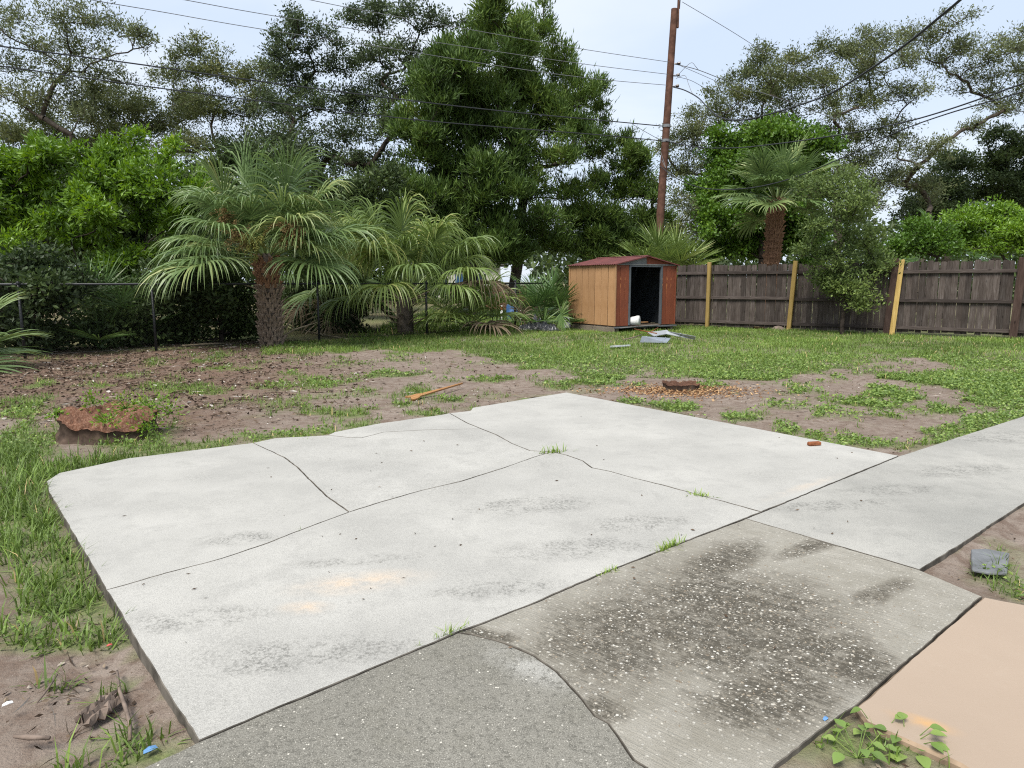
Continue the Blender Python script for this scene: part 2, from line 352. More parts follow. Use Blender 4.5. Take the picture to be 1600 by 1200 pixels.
def ground_z(x, y):
    near = np.clip((26 - np.hypot(x, y)) / 6, 0, 1)
    z = (fbm(x * .5, y * .5, 31, 3) - .5) * .05 + (fbm(x * 3, y * 3, 33, 3) - .5) * .022 * near + (fbm(x * 11, y * 11, 34, 2) - .5) * .009 * near
    z = z - .035 * np.clip((-x - .6) / 1.2, 0, 1) * np.clip((4.5 - y) / 1.5, 0, 1)
    return z
def axis(a, b, step, lo, hi):
    c = list(np.arange(a, b + 1e-6, step)); s = step; q = b
    while q < hi: s *= 1.35; q += s; c.append(q)
    s = step; q = a; h = []
    while q > lo: s *= 1.35; q -= s; h.append(q)
    return np.array(h[::-1] + c)
gx = axis(-9.5, 13, .09, -900, 900); gy = axis(.6, 22, .09, -900, 1500)
GX, GY = np.meshgrid(gx, gy); nxg, nyg = len(gx), len(gy)
x_, y_ = GX.ravel(), GY.ravel()
z_ = ground_z(x_, y_)
nearm = (np.hypot(x_, y_) < 14)
onm = np.zeros(x_.shape, bool); onm[nearm] = on_slab(x_[nearm], y_[nearm], .09)
z_ = np.where(onm, np.minimum(z_ + .022, .026), z_)
xn, yn = x_[nearm], y_[nearm]; core = np.ones(xn.shape, bool)
for a, b in ((.1, 0), (-.1, 0), (0, .1), (0, -.1), (.08, .08), (-.08, -.08), (.08, -.08), (-.08, .08)): core &= on_slab(xn + a, yn + b)
inm = np.zeros(x_.shape, bool); inm[nearm] = core
z_ = np.where(inm, -.06, z_)
gm = grass_map(x_, y_)
uu, vv, _ = proj(x_, y_)
lit = np.clip(1 - ((uu - 180) / 420) ** 2 - ((vv - 585) / 75) ** 2, 0, 1) * 1.2
lit = np.maximum(lit, np.clip(1 - ((uu - 230) / 190) ** 2 - ((vv - 655) / 40) ** 2, 0, 1))
lit = np.maximum(lit, ((y_ > CH(x_) - .9)) * np.where(x_ < -3.5, .9, .25)); lit = np.maximum(lit, (y_ > WD(x_)) * .6)
idx = np.arange(nxg * nyg).reshape(nyg, nxg)
quads = np.stack([idx[:-1, :-1], idx[:-1, 1:], idx[1:, 1:], idx[1:, :-1]], -1).reshape(-1, 4)
me = np_mesh('ground', np.stack([x_, y_, z_], 1), [quads], {'grass': ('POINT', gm), 'litter': ('POINT', np.clip(lit, 0, 1))}, True)
g = Mat('sandy_dirt', .95, .12); pw = g.world()
n1 = g.noise(pw, 1.3, 6, .6); n2 = g.noise(pw, 9, 5, .65); n3 = g.noise(pw, 70, 4, .7); n4 = g.noise(pw, 300, 2, .6)
c = g.ramp(n1, [(.3, (.185, .146, .118)), (.55, (.240, .194, .160)), (.75, (.295, .245, .206))])
c = g.mix(g.ramp(n2, [(.38, .75), (.56, 0)]), c, (.140, .098, .075))
lt = g.attr('litter')
lm = g.math('MULTIPLY', lt, g.ramp(g.noise(pw, 5, 6, .7), [(.32, .1), (.50, 1)]))
c = g.mix(lm, c, g.ramp(n3, [(.32, (.058, .036, .026)), (.52, (.15, .095, .068)), (.72, (.27, .20, .155))]))
sp = g.voro(pw, 55); c = g.mix(g.ramp(sp, [(.07, .8), (.13, 0)]), c, (.36, .31, .27))
c = g.mix(g.ramp(n3, [(.3, .55), (.46, 0)]), c, (.10, .072, .055))
ga = g.math('MULTIPLY', g.attr('grass'), g.ramp(n2, [(.30, .35), (.6, 1)]))
gc = g.ramp(g.noise(pw, 26, 5, .7), [(.3, (.075, .105, .034)), (.5, (.135, .175, .058)), (.7, (.205, .215, .095))])
c = g.mix(g.math('MINIMUM', g.math('MULTIPLY', ga, 1.05), .92), c, gc)
g.base(c); hh = g.math('ADD', g.math('MULTIPLY', n2, .6), g.math('ADD', g.math('MULTIPLY', n3, .5), g.math('MULTIPLY', n4, .2)))
g.bump(hh, .75, .035)
tag(obj('ground', me, g.m), kind='structure')

# ------------------------------------------------------------------ concrete
BROOM = 43
def concrete(name, kind):
    m = Mat(name, .88, .22); p = m.world()
    a = m.noise(p, .9, 6, .6); b = m.noise(p, 6, 6, .68); f = m.noise(p, 60, 4, .7); ff = m.noise(p, 230, 3, .7)
    if kind in ('patio', 'strip'):
        lo, hi = ((.325, .316, .292), (.420, .407, .374)) if kind == 'patio' else ((.260, .254, .232), (.385, .372, .338))
        c = m.ramp(a, [(.32, lo), (.68, hi)])
        c = m.mix(m.ramp(b, [(.36, .40), (.52, 0)]), c, tuple(x * .78 for x in lo))
        # mildew speckle, in patches
        pm = m.ramp(m.noise(p, 1.5, 5, .6), [(.44 if kind == 'patio' else .40, 0), (.70, 1)])
        bl = 0
        spots = [((830, 800), .7, .3), ((370, 855), .35, .16), ((900, 870), .7, .22), ((300, 985), .5, .16), ((480, 1040), .7, .2), ((1000, 830), .5, .25), ((780, 935), .5, .14), ((560, 890), .5, .1)] if kind == 'patio' else [((1300, 800), .7, .18), ((1400, 775), .6, .2), ((1500, 745), .8, .25), ((1560, 690), 1.0, .4)]
        for (u, v), rx, ry in spots:
            q = gp(u, v); d = m.blob(p, q[0], q[1], rx, ry, R(12)); bl = d if bl == 0 else m.math('MAXIMUM', bl, d)
        msk = m.math('MAXIMUM', m.math('MULTIPLY', pm, .55), m.math('MULTIPLY', m.math('MINIMUM', m.math('MULTIPLY', bl, 1.5), 1.0), m.ramp(m.noise(p, 9, 6, .75), [(.36, 0), (.58, 1)])))
        sk = m.math('MULTIPLY', msk, m.ramp(f, [(.40, 0), (.60, 1)]))
        c = m.mix(m.math('MULTIPLY', sk, .9), c, (.125, .122, .110))
        if kind == 'patio':
            q = gp(560, 925); q2 = gp(478, 966)
            pe = m.math('MAXIMUM', m.blob(p, q[0], q[1], .42, .16, R(15)), m.blob(p, q2[0], q2[1], .15, .09, 0))
            q3 = gp(1260, 770); pe2 = m.blob(p, q3[0], q3[1], .75, .07, R(38))
            pe = m.math('MULTIPLY', m.math('MAXIMUM', pe, m.math('MULTIPLY', pe2, .5)), m.ramp(b, [(.36, 0), (.58, 1)]))
            c = m.mix(m.math('MULTIPLY', pe, .75), c, (.52, .40, .285))
        c = m.mix(m.ramp(ff, [(.36, .6), (.50, 0)]), c, tuple(x * .5 for x in lo)); c = m.mix(m.ramp(ff, [(.54, 0), (.68, .5)]), c, tuple(min(1, x * 1.25) for x in hi)); c = m.mix(m.ramp(f, [(.34, .32), (.46, 0)]), c, tuple(x * .62 for x in lo))
        vo = m.voro(p, 95); c = m.mix(m.ramp(vo, [(.05, .5), (.11, 0)]), c, (.56, .55, .51))
        m.base(c); m.bump(m.math('ADD', b, m.math('ADD', f, ff)), .22, .006)
    elif kind == 'dark':
        c = m.ramp(a, [(.3, (.225, .208, .172)), (.7, (.300, .282, .240))])
        c = m.mix(.35, c, m.ramp(b, [(.35, (.15, .135, .105)), (.65, (.36, .34, .30))]))
        # black mildew field with its own ragged outline
        bl = 0
        for (u, v), rx, ry, an, k in [((1120, 980), .86, .76, 40, 1.3), ((1000, 1000), .70, .52, 40, 1.15), ((1300, 1040), .34, .40, 30, 1.3), ((1210, 1100), .5, .28, 35, 1.2), ((1130, 890), .52, .22, 42, 1.2), ((1280, 862), .66, .11, 33, 1.0), ((1380, 938), .42, .10, 36, .85), ((760, 1008), .24, .08, -20, .9), ((940, 1130), .14, .12, 0, .8)]:
            q = gp(u, v); d = m.math('MULTIPLY', m.blob(p, q[0], q[1], rx, ry, R(an)), k); bl = d if bl == 0 else m.math('MAXIMUM', bl, d)
        rag = m.math('ADD', bl, m.math('ADD', m.math('MULTIPLY', m.math('SUBTRACT', b, .5), 1.1), m.math('MULTIPLY', m.math('SUBTRACT', m.noise(p, 2.6, 4, .6), .5), 1.3)))
        msk = m.ramp(rag, [(.12, 0), (.50, .55), (1.0, 1)]); msk = m.math('MULTIPLY', msk, m.ramp(m.noise(p, 15, 5, .75), [(.30, .25), (.58, 1)]))
        # broom strokes
        mr_ = m.node('ShaderNodeMapping'); mr_.inputs['Scale'].default_value = (5, 115, 1); m.lk(m.world(rot=(0, 0, R(BROOM))), mr_.inputs[0])
        st = m.noise(mr_.outputs[0], 1.0, 3, .6, .4)
        st = m.ramp(st, [(.36, 0), (.60, 1)])
        dk = m.math('MULTIPLY', msk, m.math('ADD', m.math('MULTIPLY', m.ramp(f, [(.30, .25), (.54, 1)]), .92), m.math('MULTIPLY', m.ramp(st, [(.1, .75), (.6, 0)]), 1.0)))
        c = m.mix(m.math('MULTIPLY', msk, .62), c, (.165, .138, .100)); c = m.mix(m.ramp(ff, [(.36, .5), (.48, 0)]), c, (.07, .062, .05)); c = m.mix(m.math('MINIMUM', m.math('MULTIPLY', dk, .95), .9), c, (.050, .044, .033))
        c = m.mix(m.math('MULTIPLY', m.ramp(st, [(.05, .5), (.4, 0)]), .5), c, (.13, .125, .105))
        # exposed shell and pebble aggregate
        dw = m.node('ShaderNodeVectorMath', operation='ADD'); cb = m.node('ShaderNodeCombineXYZ'); m.lk(f, cb.inputs[0]); m.lk(ff, cb.inputs[1])
        ds = m.node('ShaderNodeVectorMath', operation='SCALE'); m.lk(cb.outputs[0], ds.inputs[0]); ds.inputs['Scale'].default_value = .012
        m.lk(p, dw.inputs[0]); m.lk(ds.outputs[0], dw.inputs[1])
        v1 = m.voro(dw.outputs[0], 44); v2 = m.voro(dw.outputs[0], 90)
        sel = m.ramp(m.noise(p, 24, 2), [(.40, 0), (.50, 1)])
        ag = m.math('MAXIMUM', m.math('MULTIPLY', m.ramp(v1, [(.20, 1), (.27, 0)]), sel), m.math('MULTIPLY', m.ramp(v2, [(.17, .8), (.26, 0)]), .8))
        agc = m.ramp(m.noise(p, 48, 2), [(.35, (.42, .37, .29)), (.65, (.68, .66, .60))])
        c = m.mix(m.math('MULTIPLY', ag, m.math('ADD', .35, m.math('MULTIPLY', msk, .55))), c, agc)
        m.base(c); m.bump(m.math('ADD', m.math('MULTIPLY', st, .5), m.math('ADD', m.math('MULTIPLY', ag, .8), f)), .55, .006)
    elif kind == 'light':
        c = m.ramp(a, [(.3, (.165, .156, .132)), (.7, (.235, .222, .190))])
        q = gp(830, 1060); pe = m.blob(p, q[0], q[1], .30, .13, R(-38)); c = m.mix(m.math('MULTIPLY', pe, .8), c, (.38, .37, .34))
        c = m.mix(m.ramp(b, [(.34, .6), (.5, 0)]), c, (.165, .155, .125))
        c = m.mix(m.ramp(f, [(.36, .8), (.50, 0)]), c, (.095, .09, .075)); c = m.mix(m.ramp(ff, [(.38, .7), (.5, 0)]), c, (.085, .08, .068)); c = m.mix(m.ramp(ff, [(.54, 0), (.68, .6)]), c, (.36, .345, .30))
        v2 = m.voro(p, 105); v3 = m.voro(p, 48); sel = m.ramp(m.noise(p, 20, 2), [(.56, 0), (.62, 1)])
        c = m.mix(m.math('MAXIMUM', m.ramp(v2, [(.10, .75), (.18, 0)]), m.math('MULTIPLY', m.ramp(v3, [(.14, .9), (.2, 0)]), sel)), c, (.56, .53, .46))
        m.base(c); m.bump(m.math('ADD', b, m.math('ADD', f, ff)), .5, .006)
    else:
        c = m.ramp(a, [(.3, (.300, .232, .174)), (.7, (.335, .260, .196))])
        c = m.mix(m.ramp(b, [(.3, .35), (.45, 0)]), c, (.35, .28, .215))
        q = gp(1440, 1150); pe = m.blob(p, q[0], q[1], .13, .05, R(-33)); c = m.mix(m.math('MULTIPLY', pe, m.ramp(b, [(.4, 0), (.6, .9)])), c, (.45, .27, .12))
        c = m.mix(m.ramp(ff, [(.30, .3), (.40, 0)]), c, (.33, .26, .20))
        m.base(c); m.bump(m.math('ADD', f, ff), .12, .004); m.b.inputs['Roughness'].default_value = .6
    return m.m
for k in ('patio', 'strip', 'dark', 'light', 'tan'): MT[k] = concrete('concrete_' + k, k)
MT['grime'] = plain('soil_stained_concrete_edge', (.105, .094, .079), .95, .1, .55, 9, bump=.5)
MT['tan_side'] = plain('soil_stained_painted_edge', (.24, .175, .12), .9, .1, .4, 9)
def crag(poly, step=.07, amp=.006):
    """finer outline with a wobble that depends on place only, so both sides of a crack share it"""
    out = []
    for i in range(len(poly)):
        a = poly[i]; b = poly[(i + 1) % len(poly)]; n = max(1, int(np.linalg.norm(b - a) / step))
        for k in range(n): out.append(a + (b - a) * k / n)
    out = np.array(out)
    out[:, 0] += (fbm(out[:, 0] * 9, out[:, 1] * 9, 41, 3) - .5) * amp * 4; out[:, 1] += (fbm(out[:, 0] * 9, out[:, 1] * 9, 43, 3) - .5) * amp * 4
    out[:, 0] += (fbm(out[:, 0] * 38, out[:, 1] * 38, 45, 2) - .5) * .005; out[:, 1] += (fbm(out[:, 0] * 38, out[:, 1] * 38, 47, 2) - .5) * .005
    return out
def shrink(poly, d):
    n = len(poly); area = sum(poly[i][0] * poly[(i + 1) % n][1] - poly[(i + 1) % n][0] * poly[i][1] for i in range(n))
    prv = np.roll(poly, 1, 0); nxt = np.roll(poly, -1, 0); t = nrm(nxt - prv); nn = np.stack([-t[:, 1], t[:, 0]], 1) * (1 if area > 0 else -1)
    dd = d * (.55 + .9 * fbm(poly[:, 0] * 4, poly[:, 1] * 4, 51, 3))
    return poly + nn * dd[:, None]
def slab_piece(name, pts, z, mat, parent, gap, amp=.006, thick=.12, chip=.006, step=.035):
    poly = shrink(crag(px_poly(pts, z), step, amp), gap); inn = shrink(poly, chip)
    n = len(poly); bm = bmesh.new()
    top = [bm.verts.new((*p, z)) for p in inn]; lip = [bm.verts.new((*p, z - chip)) for p in poly]; bot = [bm.verts.new((*p, z - thick)) for p in poly]
    for tri in tessellate_polygon([[Vector((p[0], p[1], 0)) for p in inn]]):
        try: bm.faces.new([top[i] for i in tri])
        except ValueError: pass
    for i in range(n):
        j = (i + 1) % n
        for A, B in ((lip, top), (bot, lip)):
            try: bm.faces.new((A[i], A[j], B[j], B[i])).material_index = 1
            except ValueError: pass
    bmesh.ops.recalc_face_normals(bm, faces=bm.faces)
    me = bpy.data.meshes.new(name); bm.to_mesh(me); bm.free(); me.materials.append(mat); me.materials.append(MT['tan_side'] if mat is MT['tan'] else MT['grime']); return obj(name, me, None, parent)
patio = empty('patio_slab', gp(740, 830, 0)); tag(patio, kind='structure')
patio['label'] = 'large pale cracked concrete patio slab'
bpy.context.view_layer.update()
def place(o, parent):
    o.parent = parent; o.matrix_parent_inverse = Matrix.Translation(-Vector(parent.location))
for i, (nm, z, pts, lab) in enumerate(PIECES):
    o = slab_piece('concrete_piece', pts, z - .001 * (i % 3), MT['patio'], None, .0030 if i else .0048, .0014, .12, .0028); place(o, patio); o['label'] = lab
LB = {'strip': ('concrete_walkway', 'grey concrete walkway running off to the right edge'), 'dark': ('stained_walkway', 'dark mildew stained concrete walkway section with exposed pebbles'),
      'light': ('worn_walkway', 'worn grey concrete section along the bottom edge'), 'tan': ('painted_slab', 'smooth peach painted concrete slab')}
for k, z, pts in WALK:
    o = slab_piece(LB[k][0], pts, z, MT[k], None, .0028 if k != 'tan' else .0035, .0016 if k != 'tan' else .0008, .13, .0025 if k != 'tan' else .009, .03); tag(o, LB[k][1], kind='structure')
# ------------------------------------------------------------------ wooden fence
MT['fence'] = wood('weathered_fence_wood', (.034, .026, .022), (.078, .063, .055), (.140, .122, .112))
MT['rail'] = wood('weathered_rail_wood', (.030, .023, .020), (.066, .053, .047), (.12, .10, .09), axis=0)
MT['post_old'] = wood('old_post_wood', (.030, .019, .015), (.060, .038, .031), (.10, .07, .058))
MT['post_new'] = wood('new_yellow_post_wood', (.30, .20, .060), (.43, .30, .105), (.52, .40, .17), scale=.8)
wf0 = np.array((3.55, WD(3.55))); wdir = nrm(np.array((1.0, -.714))); wn_ = np.array((wdir[1], -wdir[0]))    # wn_ points to the yard
wn_ = wn_ if wn_[1] < 0 else -wn_
wang = math.atan2(wdir[1], wdir[0])
fence = empty('wooden_fence', (wf0[0], wf0[1], 0), wang, 'weathered grey brown board fence along the right side of the yard', 'fence')
YS = -1 if (Matrix.Rotation(wang, 3, 'Z') @ Vector((0, -1, 0))).dot(Vector((*wn_, 0))) > 0 else 1   # local y side facing the yard
FL = 13.6
def board_mesh(k):
    b = MB(); wv = .138; h = 1.82; c = .028
    b.prism([(-wv / 2, 0, 0), (wv / 2, 0, 0), (wv / 2, 0, h - c), (wv / 2 - c, 0, h), (-wv / 2 + c, 0, h), (-wv / 2, 0, h - c)], (0, .018, 0))
    me = bpy.data.meshes.new('board'); me.from_pydata(b.v, [], b.f); me.update(); me.materials.append(MT['fence']); return me
bmeshes = [board_mesh(0)]
s = .05; rr = random.Random(3)
while s < FL:
    o = obj('board', bmeshes[0], None, fence)
    o.location = (s, rr.uniform(-.004, .004) + .012, .075 + rr.uniform(-.025, .03) + .02 * math.sin(s * .8)); o.rotation_euler = (rr.gauss(0, .006), rr.gauss(0, .007), rr.gauss(0, .02))
    s += .138 + max(.001, rr.gauss(.006, .004))
def s_at(u):
    # distance along the fence where the view ray of column u meets it
    k = (u - 800) / F * 1.0
    lo, hi = 0, 30
    for _ in range(50):
        md = (lo + hi) / 2; q = wf0 + wdir * md; uu_, _, _ = proj(np.array(q[0]), np.array(q[1]))
        if uu_ < u: lo = md
        else: hi = md
    return lo
posts = [s_at(1107), s_at(1234), s_at(1385), s_at(1582)]; posts = [posts[0] - 2.4] + posts + [posts[-1] + 2.5]
for z, nm in ((1.66, 'rail'), (.92, 'rail'), (.20, 'rail')):
    for a, b in zip([0] + posts, posts + [FL]):
        if b - a < .2: continue
        L = b - a - .012; m_ = MB().box((0, 0, 0), (L, .038, .085), Matrix.Rotation(rr.gauss(0, .004), 3, 'Y')); o = m_.build('rail', MT['rail'], fence, .004); o.location = ((a + b) / 2, YS * .032, z + rr.uniform(-.012, .012))
def add_post(name, s, lab, mat, wdt, h, lean, yoff, dep=None, cant=0):
    q = wf0 + wdir * s + wn_ * yoff
    b = MB().box((0, 0, h / 2 - .1), (wdt, dep or wdt, h + .2)); o = b.build(name, mat, None, .008)
    o.location = (q[0], q[1], 0); o.rotation_euler = (0, lean, wang); return o
def fence_part(o, lab=None):
    o.parent = fence; o.matrix_parent_inverse = (Matrix.Translation(fence.location) @ Matrix.Rotation(wang, 4, 'Z')).inverted()
    if lab: o['label'] = lab
fence_part(add_post('post', posts[4], 0, MT['post_old'], .17, 1.98, .03, .10, .11), 'dark brown old fence post at the right edge')
fence_part(add_post('post', posts[3], 0, MT['post_old'], .15, 2.0, .06, .11, .1), 'dark leaning old fence post beside the yellow plank')
for k in (0, 5): fence_part(add_post('post', posts[k], 0, MT['post_old'], .12, 1.9, 0, .09))
fence_part(add_post('post', posts[1], 0, MT['post_new'], .105, 1.98, .0, .12), 'new yellow timber post nearest the shed')
fence_part(add_post('post', posts[2], 0, MT['post_new'], .115, 1.98, .045, .12), 'new yellow leaning timber post beside the shrub')
o = add_post('plank', s_at(1394), 0, MT['post_new'], .14, 1.86, .055, .085, .04); o.location.z = .12; fence_part(o, 'new yellow plank fixed beside the dark post')

# ------------------------------------------------------------------ chain link fence
MT['black'] = plain('black_vinyl_metal', (.014, .015, .016), .45, .4, .2, 20)
cdir = nrm(np.array((1.0, .87))); c_end = np.array((2.3, CH(2.3))); CL = 18.0; c0 = c_end - cdir * CL; cang = math.atan2(cdir[1], cdir[0])
cf = empty('chain_link_fence', (c0[0], c0[1], 0), cang, 'black chain link fence with top rail in front of the palms and trees', 'fence')
CHH = 1.36
def cs_at(u):
    lo, hi = 0, CL
    for _ in range(50):
        md = (lo + hi) / 2; q = c0 + cdir * md; a, _, d = proj(np.array(q[0]), np.array(q[1]))
        if d > 0 and a > u or False: hi = md
        else: lo = md
    return lo
cposts = [cs_at(806), cs_at(668), cs_at(500), cs_at(245), cs_at(40)]
for i, s in enumerate(cposts):
    o = MB().tube([(0, 0, -.2), (0, 0, CHH + (.05 if i == 0 else 0))], .032 if i < 2 else .026, 10).build('post', MT['black'], cf, smooth=True); o.location = (s, .03, 0)
    c = MB().tube([(0, 0, 0), (0, 0, .02), (0, 0, .045)], [.04, .038, .012], 10).build('post_cap', MT['black'], o); c.location = (0, 0, CHH + (.05 if i == 0 else 0.005))
MB().tube([(-.5, .03, CHH - .01), (CL - 1.8, .03, CHH - .01)], .021, 8).build('top_rail', MT['black'], cf, smooth=True)
MB().tube([(-.5, .0, .07), (CL - 1.8, .0, .07)], .004, 4).build('bottom_wire', MT['black'], cf)
# woven wire: zigzag wires, each a thin three-sided tube
pit = .058; nw = int((CL - 1.8) / pit); nzg = int((CHH - .06) / (pit * .5)); hz = (CHH - .08) / nzg
ii = np.arange(nw); kk = np.arange(nzg + 1)
X = (ii[:, None] * pit + (kk[None, :] % 2) * pit); Z = np.broadcast_to(.06 + kk * hz, X.shape); Yw = np.where((kk % 2) == 0, -.003, .003) * np.ones_like(X)
PT = np.stack([X, Yw, Z], -1)                                 # nw, nzg+1, 3
rad = .0021; off = np.array([(rad, 0, 0), (-rad * .5, rad * .87, 0), (-rad * .5, -rad * .87, 0)])
VV = (PT[:, :, None, :] + off[None, None]).reshape(-1, 3)
b0 = (np.arange(nw)[:, None] * (nzg + 1) + np.arange(nzg)[None]).ravel() * 3
fs = [np.stack([b0 + j, b0 + (j + 1) % 3, b0 + 3 + (j + 1) % 3, b0 + 3 + j], 1) for j in range(3)]
o = obj('wire_mesh', np_mesh('wire_mesh', VV, fs), MT['black'], cf); o['kind'] = 'stuff'

# ------------------------------------------------------------------ shed
def painted(name, c, c2, peel=None, streak=.4):
    m = Mat(name, .6, .3); v = m.coord(scale=(1, 1, .35)); v2 = m.coord()
    r = m.rnd(); a = m.noise(v, 7, 5, .65); k = m.ramp(a, [(.3, c2), (.6, c)])
    k = m.mix(1.0, k, m.ramp(r, [(0, .86), (1, 1.1)]), 'MULTIPLY')
    d = m.noise(v2, 2.2, 4); k = m.mix(m.ramp(d, [(.5, 0), (.75, streak)]), k, tuple(x * .6 for x in c2))
    if peel:
        vv_ = m.coord(scale=(5, 5, .9)); pn = m.noise(vv_, 1.6, 5, .6, .6); k = m.mix(m.ramp(pn, [(.60, 0), (.63, 1)]), k, peel)
        k = m.mix(m.ramp(pn, [(.66, 0), (.70, .8)]), k, (.55, .42, .30))
    m.base(k); m.bump(a, .25, .006); return m.m
MT['tan_siding'] = painted('tan_painted_siding', (.375, .215, .108), (.315, .172, .080))
MT['red_siding'] = painted('red_brown_siding', (.185, .052, .024), (.125, .034, .018), (.42, .17, .06))
MT['shed_roof'] = painted('maroon_metal_roof', (.135, .040, .036), (.085, .028, .026), None, .5)
MT['shed_grey'] = painted('grey_metal_frame', (.085, .095, .105), (.055, .062, .070))
MT['gable'] = painted('grey_gable_sheet', (.17, .175, .17), (.11, .11, .105))
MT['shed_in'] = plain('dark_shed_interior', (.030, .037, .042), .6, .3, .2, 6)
MT['floor_wood'] = wood('shed_floor_wood', (.07, .055, .042), (.13, .105, .08), (.20, .17, .135), axis=0)
MT['skid'] = wood('weathered_skid', (.085, .068, .052), (.16, .135, .105), (.23, .20, .165), axis=0)
SF = at(960, 517, 19.5); SW, SD = 2.17, 2.18; Z0, ZE, ZR = .19, 1.86, 2.09
shed = empty('garden_shed', (SF[0], SF[1], 0), R(30), 'small tan and red brown garden shed with maroon roof and missing doors', 'shed')
# base: two skids, rim and floor boards
for x in (.1, SW / 2, SW - .1):
    MB().box((x, SD / 2, .045), (.09, SD + .02, .17)).build('skid', MT['skid'], shed, .005)
MB().box((SW / 2, SD - .01, .10), (SW, .05, .1)).build('base_rim', MT['skid'], shed)
o = MB().box((0, SD / 2, .075), (.045, SD + .06, .15)).build('base_rim', MT['skid'], shed, .004); o.location = (-.03, 0, 0)
for i in range(9):
    o = MB().box((0, 0, 0), (SW - .04, SD / 9 - .008, .028)).build('floor_board', MT['floor_wood'], shed); o.location = (SW / 2, SD / 9 * (i + .5), .158 + .001 * (i % 2))
MB().box((SW / 2, -.03, .145), (SW + .06, .10, .035)).build('sill', MT['shed_grey'], shed, .004)
MB().box((SW * .36, -.11, .168), (SW * .62, .09, .012), Matrix.Rotation(R(-2), 3, 'Y')).build('bent_sill_strip', MT['gable'], shed)
# left side: seven boards with grooves
nb = 7; bw = (SD - .04) / nb
for i in range(nb):
    lean = (.012 if i < 4 else 0)
    o = MB().box((0, 0, (ZE - Z0) / 2), (.022, bw - .020, ZE - Z0)).build('siding_board', MT['tan_siding'], shed, .004); o.location = (.012 - .006 * (i % 2), .02 + bw * (i + .5), Z0); o.rotation_euler = (rr.gauss(0, .004), 0, 0)
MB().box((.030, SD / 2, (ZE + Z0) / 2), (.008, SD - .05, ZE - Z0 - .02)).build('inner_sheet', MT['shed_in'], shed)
for y in (.0, SD): MB().box((.002, y, (ZE + Z0) / 2), (.045, .045, ZE - Z0 + .004)).build('corner_trim', MT['tan_siding'], shed, .004)
# front: two boards left, three right of the doorway
D0, D1 = .50, 1.63
for a, b, n in ((.028, D0 - .03, 3), (D1 + .05, SW - .024, 3)):
    q = (b - a) / n
    for i in range(n):
        o = MB().box((0, 0, (ZE - Z0) / 2), (q - .008, .022, ZE - Z0)).build('siding_board', MT['red_siding'], shed, .004); o.location = (a + q * (i + .5), .008 - .005 * (i % 2), Z0)
for x in (D0, D1 + .012): MB().box((x, .015, (ZE + Z0) / 2), (.055, .07, ZE - Z0 - .02)).build('door_jamb', MT['shed_grey'], shed, .004)
MB().box(((D0 + D1) / 2, .012, ZE - .035), (D1 - D0 - .045, .065, .05)).build('door_header', MT['shed_grey'], shed, .004)
MB().box((SW / 2, -.012, ZE + .004), (SW - .05, .035, .035)).build('door_track', MT['gable'], shed, .004)
MB().box((SW + .0, .006, (ZE + Z0) / 2), (.045, .045, ZE - Z0)).build('corner_trim', MT['red_siding'], shed, .004)
# right and back walls
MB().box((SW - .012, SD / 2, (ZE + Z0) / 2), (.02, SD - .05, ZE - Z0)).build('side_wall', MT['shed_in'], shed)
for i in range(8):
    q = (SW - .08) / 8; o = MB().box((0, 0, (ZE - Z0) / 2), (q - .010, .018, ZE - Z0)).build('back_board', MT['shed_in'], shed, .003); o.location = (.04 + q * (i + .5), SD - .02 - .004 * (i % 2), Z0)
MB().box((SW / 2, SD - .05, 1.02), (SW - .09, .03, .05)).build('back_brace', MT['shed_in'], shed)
# gables and roof
for y in (.0, SD):
    MB().prism([(.03, y, ZE + .024), (SW / 2 - .004, y, ZE + .024), (SW / 2 - .004, y, ZR - .006)], (0, .012, 0)).build('gable_panel', MT['gable'], shed)
    MB().prism([(SW / 2 + .004, y, ZE + .024), (SW - .03, y, ZE + .024), (SW / 2 + .004, y, ZR - .006)], (0, .012, 0)).build('gable_panel', MT['red_siding'], shed)
ov = .07
for sgn in (0, 1):
    xa = -ov if sgn == 0 else SW + ov; slope = (ZR - ZE) / (SW / 2); zl = ZE - ov * slope + .012; npan = 4
    for i in range(npan):
        y0 = -ov + (SD + 2 * ov) / npan * i; y1 = -ov + (SD + 2 * ov) / npan * (i + 1) - .004
        b = MB(); ribs = 6; st = []
        for k in range(ribs * 4 + 1):
            y = y0 + (y1 - y0) * k / (ribs * 4); h = .014 if k % 4 in (1, 2) else 0
            st.append((y, h))
        n = len(st)
        for (y, h) in st: b.v.append((xa, y, zl + h + .002 * (i % 2)))
        for (y, h) in st: b.v.append((SW / 2, y, ZR + .012 + h + .002 * (i % 2)))
        for k in range(n - 1): b.f.append((k, k + 1, n + k + 1, n + k))
        o = b.build('roof_sheet', MT['shed_roof'], shed)
        md = o.modifiers.new('thickness', 'SOLIDIFY'); md.thickness = .004
MB().prism([(SW / 2 - .10, -ov - .02, ZR + .012), (SW / 2, -ov - .02, ZR + .036), (SW / 2 + .10, -ov - .02, ZR + .012), (SW / 2, -ov - .02, ZR + .028)], (0, SD + 2 * ov + .04, 0)).build('ridge_cap', MT['shed_roof'], shed)
for sgn in (0, 1):
    xa = -ov - .01 if sgn == 0 else SW + ov + .01
    MB().prism([(xa, -ov - .012, ZE - ov * slope - .004), (SW / 2, -ov - .012, ZR - .008), (SW / 2, -ov - .012, ZR + .022), (xa, -ov - .012, ZE - ov * slope + .022)], (0, .01, 0)).build('roof_trim', MT['shed_roof'], shed)

